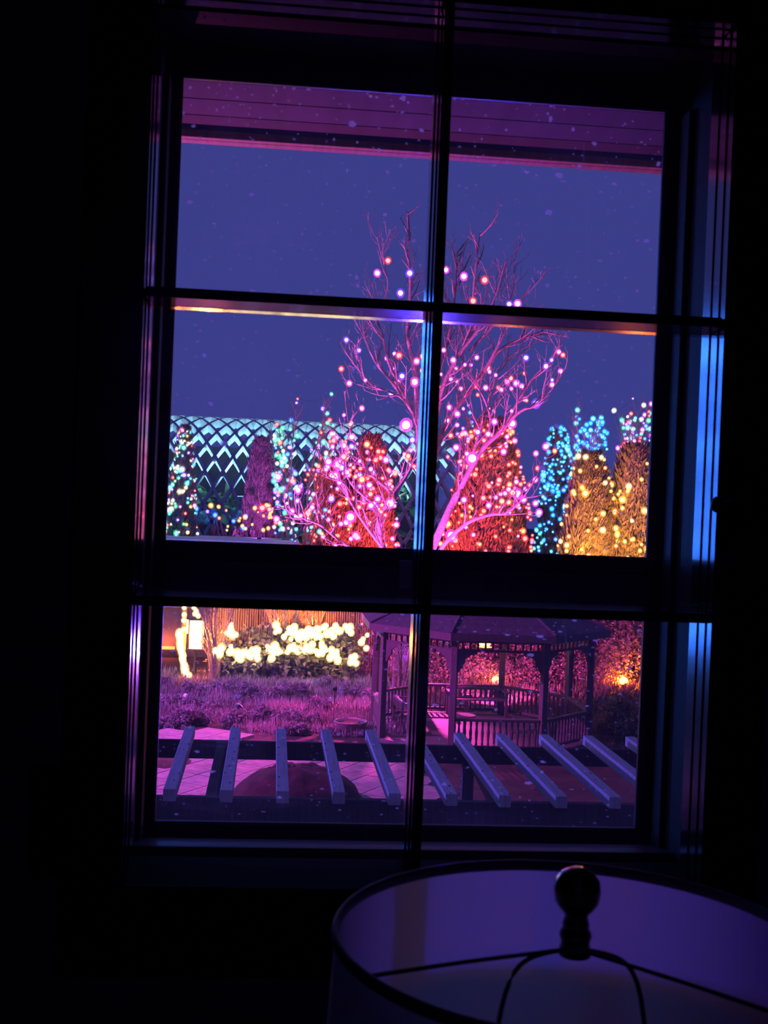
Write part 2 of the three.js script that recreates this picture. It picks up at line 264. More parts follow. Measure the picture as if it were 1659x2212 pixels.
{
  const w = structGroup('window_2');
  const e = 0.004, ch = (a, dir, out) => [[out, -0.25], [a + dir * e, -0.25], [a, -0.254], [a, -0.262], [a + dir * 0.02, -0.29], [out, -0.29]];
  part('stile', prism(ch(-0.176, -1, -0.1995), 'y', yr(-0.590), yr(0.7215)), M.outerSash, w);
  part('stile', prism(ch(0.635, 1, 0.6605), 'y', yr(-0.590), yr(0.7215)), M.outerSash, w);
  part('rail', prism(ch(yr(0.677), 1, yr(0.7215)), 'x', -0.176, 0.635), M.outerSash, w);
  part('rail', prism(ch(yr(-0.545), -1, yr(-0.590)), 'x', -0.176, 0.635), M.outerSash, w);
  part('meeting_rail', prism([[yr(-0.163), -0.232], [yr(-0.118), -0.232], [yr(-0.112), -0.238], [yr(-0.112), -0.25], [yr(-0.085), -0.25], [yr(-0.081), -0.254], [yr(-0.081), -0.262], [yr(-0.10), -0.29], [yr(-0.163), -0.29]], 'x', -0.176, 0.635), M.outerSash, w);
  const a = at(862, 1210, -0.235), b = at(888, 1272, -0.235);
  const lock = part('sash_lock', [box(a.x, b.x, b.y, a.y, -0.250, -0.226, 0.003), box(a.x + 0.003, b.x - 0.003, b.y + 0.016, b.y + 0.019, -0.226, -0.222)], std({ color: rgb(0.42, 0.36, 0.36), roughness: 0.5, metalness: 0.3 }), w);
  part('pane', new THREE.PlaneGeometry(0.811, 0.758).translate(0.2295, yr(0.298), -0.260), M.dirtyPane, w);
  part('pane', new THREE.PlaneGeometry(0.811, 0.382).translate(0.2295, yr(-0.354), -0.260), M.dirtyPane, w);
}
{
  const s = structGroup('trim_2');                                              // eave above the window
  for (let k = 0; k < 6; k++) part('soffit_board', box(-6, 7, 6.0, 6.02, -0.305 - (k + 1) * 0.108 + 0.003, -0.305 - k * 0.108, 0.002), M.soffit, s);
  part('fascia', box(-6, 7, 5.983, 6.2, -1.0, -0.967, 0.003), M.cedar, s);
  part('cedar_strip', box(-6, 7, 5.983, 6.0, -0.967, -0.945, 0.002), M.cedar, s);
  part('roof_deck', box(-6, 7, 6.02, 6.05, -0.967, -0.305), M.siding, s);
}

// ---------------------------------------------------------------- table lamp and side table
{
  const c = at(1243, 2022, 0.82), RT = 0.190, RB = 0.203, H = 0.27, y = c.y, tableTop = 4.22;
  const L = thing('table_lamp', 'table lamp with wide open drum shade and round metal finial before the window', 'lamp', [c.x, tableTop, c.z]);
  const Y = (v) => v - tableTop;
  const lath = (pts, seg = 64) => new THREE.LatheGeometry(pts.map(([r, h]) => new THREE.Vector2(r, Y(h))), seg);
  part('shade', lath([[RB, y - H], [RT, y]], 96), M.shade, L);
  const ring = (r, h, t) => new THREE.TorusGeometry(r, t, 10, 96).scale(1, 1, 1.6).rotateX(Math.PI / 2).translate(0, Y(h), 0);
  part('trim_ring', ring(RT, y - 0.002, 0.0032), M.shadeTrim, L); part('trim_ring', ring(RB, y - H + 0.002, 0.0032), M.shadeTrim, L);
  const hub = y - 0.010;
  for (const a of [196, 316, 76]) { const s = new Sink(), q = a * DEG; s.tube(smoothPath([v3(Math.cos(q) * 0.012, Y(hub), -Math.sin(q) * 0.012), v3(Math.cos(q) * 0.10, Y(hub - 0.001), -Math.sin(q) * 0.10), v3(Math.cos(q) * (RT - 0.003), Y(y - 0.014), -Math.sin(q) * (RT - 0.003))], 8), Array(9).fill(0.0018), 8); part('spider_arm', s.geo(), M.bronze, L); }
  const f = (r, h) => [r, hub + h];
  part('finial', lath([f(0.0005, 0.0645), f(0.006, 0.064), f(0.0125, 0.0605), f(0.0172, 0.0545), f(0.0186, 0.046), f(0.0172, 0.0375), f(0.0130, 0.0315), f(0.0098, 0.0285), f(0.0090, 0.0255), f(0.0100, 0.0225), f(0.0108, 0.0195), f(0.0100, 0.017), f(0.0118, 0.0145), f(0.0130, 0.011), f(0.0118, 0.008), f(0.0112, 0.004), f(0.0125, 0.001), f(0.0125, -0.005), f(0.0005, -0.005)].reverse(), 48), M.bronze, L);
  const hp = new Sink(); hp.tube(smoothPath([v3(-0.012, Y(y - 0.25), 0), v3(-0.055, Y(y - 0.20), 0), v3(-0.060, Y(y - 0.08), 0), v3(-0.045, Y(y - 0.025), 0), v3(-0.02, Y(hub - 0.003), 0), v3(0.02, Y(hub - 0.003), 0), v3(0.045, Y(y - 0.025), 0), v3(0.060, Y(y - 0.08), 0), v3(0.055, Y(y - 0.20), 0), v3(0.012, Y(y - 0.25), 0)], 50), Array(51).fill(0.002), 8);
  part('harp', hp.geo(), M.bronze, L);
  part('socket', lath([[0.0005, y - 0.30], [0.017, y - 0.30], [0.017, y - 0.235], [0.014, y - 0.225], [0.0005, y - 0.225]], 24), M.bronze, L);
  part('light_bulb', lath([[0.0005, y - 0.10], [0.016, y - 0.104], [0.028, y - 0.12], [0.030, y - 0.14], [0.024, y - 0.175], [0.014, y - 0.20], [0.013, y - 0.225]].reverse(), 32), M.bulbGlass, L);
  part('base', lath([[0.0005, tableTop], [0.085, tableTop], [0.088, tableTop + 0.012], [0.06, tableTop + 0.03], [0.05, tableTop + 0.06], [0.085, tableTop + 0.14], [0.09, tableTop + 0.18], [0.06, tableTop + 0.25], [0.02, tableTop + 0.30], [0.012, tableTop + 0.34], [0.0005, tableTop + 0.35]], 48), M.ceramic, L);
  const t = thing('side_table', 'dark wooden side table carrying the table lamp below the window', 'table', [c.x, 3.6, c.z]);
  part('tabletop', box(-0.28, 0.28, tableTop - 3.6 - 0.03, tableTop - 3.6, -0.28, 0.28, 0.006), M.tableWood, t);
  for (const [x, z] of [[-1, -1], [1, -1], [-1, 1], [1, 1]]) part('leg', box(x * 0.24 - 0.02, x * 0.24 + 0.02, 0, tableTop - 3.6 - 0.03, z * 0.24 - 0.02, z * 0.24 + 0.02, 0.004), M.tableWood, t);
  for (const q of [[-0.22, 0.22, 0.51, 0.59, -0.235, -0.215], [-0.22, 0.22, 0.51, 0.59, 0.215, 0.235], [-0.235, -0.215, 0.51, 0.59, -0.22, 0.22], [0.215, 0.235, 0.51, 0.59, -0.22, 0.22]]) part('apron', box(...q), M.tableWood, t);
}

// ---------------------------------------------------------------- ground, paving, beds
struct('ground', box(-140, 140, -0.4, 0, -260, -0.31), M.soil);
{
  const p = structGroup('paving'), a = 33 * DEG, ca = Math.cos(a), sa = Math.sin(a), R = rng(8), s = 0.62, vars = [0, 1, 2].map(() => { const g = new RoundedBoxGeometry(s - 0.018, 0.07, s - 0.018, 1, 0.006); return metric(g); });
  const inside = (x, z) => z < -14.5 && z > -24.4 && x > -4.2 && x < 2.9 + (z + 13) * -0.02 && !(z < -22.4 && x > -0.6);
  for (let i = -30; i < 30; i++) for (let j = -30; j < 30; j++) { const x = -2.5 + (i * ca - j * sa) * s, z = -20 + (i * sa + j * ca) * s; if (!inside(x, z)) continue; if (counts.get(p)?.paving_slab >= 299) continue; const m = part('paving_slab', vars[(i * 7 + j * 3 + 900) % 3], M.paving[Math.floor(R() * 3)], p); m.position.set(x, 0.03 + R() * 0.006, z); m.rotation.y = -a; }
}
function mound(name, label, category, c, rx, rz, h, mat, seed, group) {
  const g = new THREE.SphereGeometry(1, 36, 14, 0, Math.PI * 2, 0, Math.PI / 2), p = g.attributes.position;
  for (let i = 0; i < p.count; i++) { const x = p.getX(i), y = p.getY(i), z = p.getZ(i), n = 1 + 0.12 * (nA(x * 5 + 40 + seed, z * 5 + 40, 999, 999) - 0.5); p.setXYZ(i, x * rx * n, Math.pow(y, 1.25) * h * (0.9 + 0.2 * nB(x * 9 + 60, z * 9 + seed + 50, 999, 999)), z * rz * n); }
  g.computeVertexNormals(); metric(g);
  const m = part(name, g, mat); m.position.set(c.x, 0.005, c.z); return tag(m, label, category, group);
}
mound('mulch_mound', 'dark rounded mulch mound on the purple paving behind the middle rafters', 'mound', onY(640, 1733), 1.15, 1.15, 0.62, M.mulch, 3);
mound('mulch_mound', 'low flat dark mulch patch at the left edge of the paving', 'mound', onY(352, 1652), 0.75, 0.8, 0.1, M.mulch, 9);

// ---------------------------------------------------------------- pergola below the window
{
  const P = thing('pergola', 'weathered wooden pergola with a row of parallel rafters just below the window', 'pergola', [0, 0, 0]), top = 2.71;
  const far = [[412.4, 1570], [511, 1571.4], [607.6, 1573], [704.7, 1574.4], [800.5, 1576.5], [893, 1578], [991, 1581], [1084, 1583], [1177, 1585], [1270, 1589], [1364, 1593]].map((q) => onY(...q, top));
  const zf = far.reduce((s, q) => s + q.z, 0) / far.length, zn = onY(611.8, 1709, top).z, sp = (far[10].x - far[0].x) / 10, R = rng(4);
  for (let k = -4; k < 17; k++) { const x = far[0].x + sp * k, w = 0.106, h = 0.105, j = (R() - 0.5) * 0.02; const m = part('rafter', bar(v3(x + j, top - h / 2, zn + (R() - 0.5) * 0.04), v3(x - j, top - h / 2, zf + (R() - 0.5) * 0.04), w, h, v3(0, 1, 0), 0.006), M.weathered.clone(), P); for (const k2 of ['map']) { m.material[k2] = M.weathered.map.clone(); m.material[k2].offset.set(R(), R()); } }
  const x0 = far[0].x - sp * 4.4, x1 = far[0].x + sp * 16.5, gy = top - 0.106;
  part('girder', box(x0, x1, gy - 0.19, gy, zf + 0.16, zf + 0.22, 0.004), M.girder, P); part('girder', box(x0, x1, gy - 0.27, gy, zn - 0.24, zn - 0.16, 0.004), M.girder, P);
  const posts = [onY(478, 1604, gy).x, onY(1010, 1612, gy).x], pz = zf + 0.26;
  for (const [k, px] of [[-1, posts[0]], [1, posts[1]], [1, posts[1] + 3.4]]) {
    part('post', box(px - 0.06, px + 0.06, 0, gy, zf + 0.222, zf + 0.342, 0.005), M.girder, P);
    part('post', box(px - 0.06, px + 0.06, 0, gy - 0.27, zn - 0.26, zn - 0.14, 0.005), M.girder, P);
    part('brace', bar(v3(px, gy - 0.05, zf + 0.35), v3(px + k * 0.05, gy - 0.34, zn - 0.33), 0.085, 0.09, v3(0, 1, 0), 0.004), M.girder, P);
  }
}

// ---------------------------------------------------------------- plants
const leafGeo = (() => { const g = new THREE.BufferGeometry(); g.setAttribute('position', new THREE.Float32BufferAttribute([0, 0, 0, 0.32, 0.45, 0.06, -0.32, 0.45, 0.06, 0, 1, -0.04], 3)); g.setAttribute('uv', new THREE.Float32BufferAttribute([0.5, 0, 1, 0.5, 0, 0.5, 0.5, 1], 2)); g.setIndex([0, 1, 2, 2, 1, 3]); g.computeVertexNormals(); return g; })();
const sprayGeo = (() => { const L = []; for (let k = 0; k < 5; k++) { const g = leafGeo.clone().scale(0.34, 0.75 + 0.25 * Math.sin(k * 2.3), 1).rotateZ((k - 2) * 0.33).rotateX((k % 2) * 0.5 - 0.25).rotateY(k * 1.3); L.push(g); } return merge(L); })();
const tuftGeo = (() => { const L = []; for (let k = 0; k < 6; k++) L.push(leafGeo.clone().scale(0.16, 0.7 + 0.3 * Math.cos(k * 1.7), 1).rotateX(0.25 + 0.3 * (k % 3)).rotateY(k * 1.05)); return merge(L); })();
const dummy = new THREE.Object3D();
function scatter(name, geo, mat, n, parent, place) {
  const m = new THREE.InstancedMesh(geo, mat, n); m.name = name; m.castShadow = m.receiveShadow = true;
  for (let k = 0; k < n; k++) { dummy.position.set(0, 0, 0); dummy.rotation.set(0, 0, 0); dummy.scale.setScalar(1); const c = place(k, dummy); dummy.updateMatrix(); m.setMatrixAt(k, dummy.matrix); m.setColorAt(k, c ?? new THREE.Color(1, 1, 1)); }
  m.userData.kind = 'stuff'; (parent ?? scene).add(m); return m;
}
function conifer(label, pxc, halfPx, pyTop, z, seed, o = {}) {
  const c = at(pxc, 1090, z), H = at(pxc, pyTop, z).y, W = halfPx * mpp(z), R = rng(seed);
  const rad = (t) => W * Math.pow(Math.max(0, 1 - t), o.p ?? 0.5) * (0.8 + 0.2 * Math.min(1, t * 4));
  const T = thing('conifer_tree', label, 'tree', [c.x, 0, z], 0, o.group);
  part('trunk', cyl(v3(0, 0, 0), v3(0, H * 0.75, 0), 0.14, 0.03, 8), M.darkBark, T);
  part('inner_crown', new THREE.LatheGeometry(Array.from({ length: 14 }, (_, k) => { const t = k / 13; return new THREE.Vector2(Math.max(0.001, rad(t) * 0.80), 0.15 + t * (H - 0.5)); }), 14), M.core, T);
  scatter('foliage', sprayGeo, M.conifer, o.n ?? 6500, T, (k, d) => {
    const t = Math.pow(R(), 0.9) * 0.985, a = R() * Math.PI * 2, lobes = 1 + 0.06 * Math.sin(a * 5 + seed + t * 4), r = rad(t) * (0.82 + 0.20 * R()) * lobes, s = 0.26 + 0.24 * R();
    d.position.set(Math.sin(a) * r, 0.1 + t * (H - 0.35), Math.cos(a) * r); d.rotation.set(0.45 + (R() - 0.5) * 0.6, a, (R() - 0.5) * 0.9, 'YXZ'); d.scale.set(s * 0.8, s, s * 0.8);
    const v = 0.55 + 0.6 * R(); return rgb(v, v * (0.9 + 0.15 * R()), v * 0.9);
  });
  const surf = (px, py) => { const q = at(px, py, z), t = Math.min(0.97, Math.max(0.02, q.y / H)), r = rad(t) * 1.08, dx = q.x - c.x, dz = Math.sqrt(Math.max(0, r * r - dx * dx)); const q2 = at(px, py, z + dz); return q2; };
  const bulbs = (n, colors, o2 = {}) => Array.from({ length: n }, () => { const t = (o2.t0 ?? 0.35) + R() * ((o2.t1 ?? 0.97) - (o2.t0 ?? 0.35)), a = (R() - 0.5) * Math.PI * 1.05, r = rad(t) * 1.13 + 0.08; return { p: v3(c.x + Math.sin(a) * r, t * H, z + Math.cos(a) * r), c: pick(R, colors), s: R() < 0.2 ? 1.15 + 0.35 * R() : 0.6 + 0.45 * R() }; });
  return { T, surf, bulbs, c, H, W };
}
function shrub(label, c, w, h, n, mat, leaf, seed, o = {}) {
  const R = rng(seed), T = thing(o.name ?? 'shrub', label, o.category ?? 'shrub', [c.x, 0, c.z], 0, o.group), s = new Sink();
  for (let k = 0; k < (o.stems ?? 7); k++) { const a = R() * 6.28, q = 0.3 + 0.5 * R(); s.tube([v3(Math.cos(a) * 0.05 * w, -0.02, Math.sin(a) * 0.05 * w), v3(Math.cos(a) * w * 0.2 * q, h * 0.45, Math.sin(a) * w * 0.2 * q), v3(Math.cos(a) * w * 0.45 * q, h * 0.9, Math.sin(a) * w * 0.45 * q)], [0.03 * h, 0.02 * h, 0.005 * h].map((x) => Math.min(x, 0.06)), 5); }
  part('stem', s.geo(), M.darkBark, T);
  const lumps = Array.from({ length: o.lumps ?? 9 }, (_, k) => [(R() - 0.5) * w * 0.62, (k % 3 ? 0.25 + 0.55 * R() : 0.12 + 0.1 * R()) * h, (R() - 0.5) * w * 0.5, (0.2 + 0.13 * R()) * Math.min(w, h * 1.2)]);
  scatter('foliage', o.geo ?? leafGeo, mat, n, T, (k, d) => {
    const [lx, ly, lz, lr] = lumps[k % lumps.length], u = R() * 2 - 1, a = R() * 6.283, q = Math.sqrt(1 - u * u), rr = lr * (0.72 + 0.38 * R());
    d.position.set(lx + q * Math.cos(a) * rr, Math.max(0.02, ly + u * rr * 0.95), lz + q * Math.sin(a) * rr); d.rotation.set(R() * 6.28, R() * 6.28, R() * 6.28); d.scale.setScalar(leaf * (0.6 + 0.8 * R()));
    const v = 0.5 + 0.65 * R(); return rgb(v, v * (0.85 + 0.2 * R()), v * 0.9);
  });
  return { T, lumps, c };
}
// bare branching: children of a path, two levels down
function twigs(sink, pts, r0, level, R, nodes, o) {
  const L = pts.reduce((s, p, k) => (k ? s + p.distanceTo(pts[k - 1]) : 0), 0), step = o.step * (level === 1 ? 1 : 0.75), n = Math.floor(L / step);
  for (let k = 1; k <= n; k++) {
    const f = (k + R() * 0.6) / (n + 0.6); if (f < (level === 1 ? o.from ?? 0.3 : 0.15) || f > 1) continue;
    const x = f * (pts.length - 1), i = Math.min(pts.length - 2, Math.floor(x)), p = pts[i].clone().lerp(pts[i + 1], x - i), t = pts[i + 1].clone().sub(pts[i]).normalize();
    const side = v3(R() - 0.5, R() - 0.35, R() - 0.5).normalize(); side.addScaledVector(t, -side.dot(t)).normalize();
    const ang = (0.45 + 0.55 * R()), dir = t.clone().multiplyScalar(Math.cos(ang)).addScaledVector(side, Math.sin(ang)).normalize();
    const len = o.len * (level === 1 ? 1 : level === 2 ? 0.48 : 0.28) * (0.45 + 0.9 * R()) * (1.15 - 0.55 * f), rad = Math.max(o.rmin, Math.min(r0 * 0.55 * (1.1 - 0.7 * f), o.rmax / level));
    const a = [p]; let d = dir.clone(); for (let s = 1; s <= 4; s++) { d.add(v3((R() - 0.5) * 0.35, (o.lift ?? 0.1) + (R() - 0.5) * 0.25, (R() - 0.5) * 0.35)).normalize(); a.push(a[s - 1].clone().addScaledVector(d, len / 4)); }
    sink.tube(a, [1, 0.85, 0.68, 0.5, 0.3].map((q) => Math.max(o.rmin * 0.7, rad * q)), level === 1 ? 5 : 3);
    nodes.push(a[2], a[3], a[4]);
    if (level < o.depth) twigs(sink, a, rad, level + 1, R, nodes, o);
  }
}
function bareShrub(label, c, h, w, stems, seed, mat, o = {}) {
  const R = rng(seed), T = thing('bare_shrub', label, 'shrub', [c.x, 0, c.z], 0, o.group), nodes = [];
  for (let k = 0; k < stems; k++) { const s = new Sink(), a = R() * 6.28, q = 0.4 + 0.6 * R(), P = smoothPath([v3(Math.cos(a) * 0.06, -0.03, Math.sin(a) * 0.06), v3(Math.cos(a) * w * 0.18 * q, h * 0.35, Math.sin(a) * w * 0.12), v3(Math.cos(a + 0.4) * w * 0.36 * q, h * 0.7, Math.sin(a + 0.4) * w * 0.24), v3(Math.cos(a + 0.2) * w * 0.5 * q, h * (0.85 + 0.2 * R()), Math.sin(a) * w * 0.3)], 8); const r0 = 0.035 * (o.thick ?? 1); s.tube(P, P.map((_, i) => r0 * (1 - 0.75 * i / 8)), 6); twigs(s, P, r0, 1, R, nodes, { step: 0.16, len: h * (o.twig ?? 0.22), rmin: 0.006, rmax: 0.016, depth: 2, from: 0.25, lift: 0.15 }); part('branch', s.geo(), mat, T); }
  return { T, nodes: nodes.map((p) => p.clone().add(v3(c.x, 0, c.z))) };
}

// ---------------------------------------------------------------- the bare lit tree
const TREEZ = -30.3;
let treeNodes = [];
{
  const b = at(905, 1500, TREEZ), R = rng(21), T = thing('bare_tree', 'tall leafless tree glowing pink behind the centre of the window', 'tree', [b.x, 0, TREEZ]);
  const limbs = [
    [1, 0.075, [[904, 1300], [870, 1240], [825, 1178], [813, 1100], [764, 1052], [740, 1012], [720, 980]], 2.0],
    [1, 0.06, [[904, 1300], [850, 1215], [800, 1150], [757, 1085], [742, 1045], [702, 1030]], 3.0],
    [1, 0.085, [[904, 1300], [860, 1235], [822, 1178], [816, 1127], [844, 1067], [815, 1038], [789, 1012], [770, 965], [754, 918], [744, 845]], 1.0],
    [0, 0.05, [[844, 1067], [872, 1032], [888, 1005], [905, 955]], 0.4],
    [1, 0.06, [[904, 1300], [800, 1210], [736, 1170], [693, 1135], [660, 1122], [631, 1108], [598, 1092]], 3.2],
    [1, 0.12, [[905, 1290], [912, 1150], [905, 1000], [893, 894], [851, 831], [813, 785], [779, 713]], -0.6],
    [1, 0.11, [[906, 1270], [906, 1100], [904, 950], [895, 800], [880, 720], [886, 620], [882, 540], [880, 462]], 0.2],
    [0, 0.05, [[893, 894], [860, 830], [838, 780], [825, 720], [812, 690], [838, 620], [822, 545], [815, 512]], 0.8],
    [1, 0.13, [[906, 1290], [925, 1210], [982, 1078], [1009, 1026], [1044, 968], [1087, 926], [1115, 876], [1156, 812], [1211, 762]], 1.2],
    [0, 0.055, [[1087, 926], [1122, 890], [1160, 872], [1193, 840], [1222, 794]], 1.6],
    [1, 0.12, [[906, 1290], [918, 1100], [940, 980], [959, 930], [991, 876], [1046, 803], [1083, 753], [1147, 725], [1180, 715]], -0.8],
    [1, 0.11, [[906, 1270], [920, 1050], [945, 880], [959, 830], [991, 766], [1014, 720], [1025, 600], [1037, 503]], 0.4],
    [0, 0.05, [[991, 766], [1040, 700], [1070, 640], [1092, 565]], 0.9],
    [0, 0.05, [[1014, 760], [1075, 690], [1105, 640], [1112, 556]], -0.3],
    [1, 0.075, [[906, 1300], [950, 1190], [1010, 1130], [1060, 1112], [1095, 1108], [1130, 1075], [1160, 1028]], 3.4],
    [0, 0.045, [[1046, 803], [1100, 700], [1147, 615]], 0.6],
    [1, 0.10, [[906, 1250], [930, 1000], [945, 820], [975, 700], [985, 600], [988, 545]], -1.0],
    [0, 0.055, [[1009, 1026], [1040, 920], [1060, 850], [1090, 780], [1165, 735]], -0.8],
    [0, 0.045, [[893, 894], [868, 860], [830, 842], [792, 830], [772, 790], [766, 745]], 1.0],
    [0, 0.045, [[1044, 968], [1060, 910], [1040, 850], [1005, 800], [1000, 700], [1010, 640]], -0.4],
  ];
  const trunk = new Sink(); const tp = smoothPath([v3(0, -0.05, 0), v3(-0.03, 0.8, 0.03), at(905, 1400, TREEZ).sub(v3(b.x, 0, TREEZ)), at(905, 1285, TREEZ).sub(v3(b.x, 0, TREEZ))], 10); trunk.tube(tp, tp.map((_, i) => 0.24 - 0.08 * i / 10 + (i === 0 ? 0.08 : 0)), 12); part('trunk', trunk.geo(), M.bark, T);
  for (const [root, r0, way, dz] of limbs) {
    const n = way.length, P = smoothPath(way.map(([x, y], k) => at(x, y, TREEZ + (root ? dz * k / (n - 1) : dz * (0.5 + 0.5 * k / (n - 1)))).sub(v3(b.x, 0, TREEZ))), 26), s = new Sink(), nodes = [];
    s.tube(P, P.map((_, i) => Math.max(0.014, r0 * (1 - 0.86 * Math.pow(i / 26, 0.8)))), 8);
    twigs(s, P, r0, 1, R, nodes, { step: 0.30, len: 1.05, rmin: 0.0085, rmax: 0.026, depth: 3, from: root ? 0.28 : 0.12, lift: 0.12 });
    part('branch', s.geo(), M.bark, T);
    treeNodes.push(...nodes.map((p) => p.clone().add(v3(b.x, 0, TREEZ))));
  }
}
{
  const R = rng(31), named = [[877, 918, 'm', 2.2], [733, 1002, 'm', 2.1], [725, 1028, 'p', 1.6], [885, 590, 'v', 1.4], [815, 590, 'm', 1.3], [865, 633, 'v', 1.4], [1002, 597, 'm', 1.4], [963, 583, 'm', 1.2], [1047, 605, 'r', 1.4], [1022, 650, 'r', 1.3], [838, 563, 'r', 1.2], [1100, 657, 'v', 1.2], [1118, 656, 'm', 1.4], [1020, 990, 'm', 2.1], [1118, 1067, 'm', 1.8], [1158, 872, 'v', 1.6], [1107, 915, 'p', 1.5], [896, 825, 'p', 1.6], [812, 1097, 'v', 1.4], [843, 1087, 'p', 1.8], [757, 1117, 'p', 1.9], [975, 1157, 'p', 2.0]];
  const bulbs = named.map(([x, y, c, s]) => ({ p: at(x, y, TREEZ + 0.6), c, s }));
  while (bulbs.length < 215) { const p = pick(R, treeNodes); const low = p.y < 7.2; if (p.y > 9.3 || (!low && R() < 0.62)) continue; if (bulbs.some((b) => b.p.distanceTo(p) < 0.22)) continue; bulbs.push({ p: p.clone().add(v3(0, -0.05, 0.08)), c: pick(R, low ? 'rprpmprov' : 'rmvprm'), s: 0.65 + 0.6 * R() }); }
  stringLight('red, pink and violet bulb string wound through the tall leafless tree', bulbs, 0.082, 7);
}

// ---------------------------------------------------------------- conifers and their lights
const CZ = -41;
{
  const a = conifer('rounded conifer lit orange red, lower left neighbour of the larger red one', 712, 56, 982, CZ + 1.5, 101, { p: 0.42 });
  { const q = a.bulbs(52, 'rrrop', { t0: 0.45 }); stringLight('red bulb string on the smaller left red conifer', q, 0.095, 6); glows(q, 8, [1, 0.10, 0.03], 1.3); }
  const b = conifer('broad dark red conifer left of the window centre bar', 795, 78, 932, CZ, 102, { p: 0.45 });
  { const q = b.bulbs(62, 'rrpprm', { t0: 0.45 }); stringLight('red and pink bulb string on the broad conifer left of the centre bar', q, 0.095, 6); glows(q, 9, [1, 0.06, 0.10], 1.3); }
  const c = conifer('big red-lit conifer right of the window centre bar', 1055, 112, 893, CZ, 103, { p: 0.45, n: 9000 });
  { const q = c.bulbs(120, 'rrrrop', { t0: 0.42 }); stringLight('red bulb string with some pink on the big conifer right of the centre bar', q, 0.095, 6); glows(q, 12, [1, 0.05, 0.06], 1.3); }
  const g1 = conifer('golden-lit conifer beside the narrow blue one', 1272, 76, 968, CZ + 4, 104, { p: 0.40 });
  { const q = g1.bulbs(54, 'yyywo', { t0: 0.4 }); stringLight('amber bulb string on the golden conifer beside the blue one', q, 0.09, 7); glows(q, 7, [1, 0.42, 0.04], 1.4); }
  const g2 = conifer('golden-brown conifer at the right edge of the window', 1372, 88, 950, CZ + 3.5, 105, { p: 0.36 });
  { const q = g2.bulbs(58, 'yyyw', { t0: 0.4, t1: 0.9 }); stringLight('amber bulb string on the conifer at the right edge of the window', q, 0.09, 7); glows(q, 7, [1, 0.36, 0.04], 1.4); }
  conifer('unlit purple conifer in front of the glass conservatory', 561, 44, 938, CZ - 2, 106, { p: 0.42 });
  const bl = conifer('narrow conifer covered in blue lights between red and gold trees', 1200, 44, 918, CZ - 3, 107, { p: 0.4, n: 4500 });
  { const q = bl.bulbs(210, 'aaabc', { t0: 0.4, t1: 0.99 }); stringLight('dense blue bulb string on the narrow conifer between red and gold trees', q, 0.082, 6); glows(q, 10, [0.02, 0.14, 1], 4.0); }
  const rl = conifer('slim conifer with many-coloured lights at the left edge of the view', 393, 44, 915, CZ + 2, 108, { p: 0.7 });
  { const q = rl.bulbs(150, 'kwccrpvgybkk', { t0: 0.38 }); stringLight('many-coloured bulb string on the slim conifer at the left edge', q, 0.075, 6); glows(q, 6, [0.7, 0.4, 0.9], 0.6); }
}
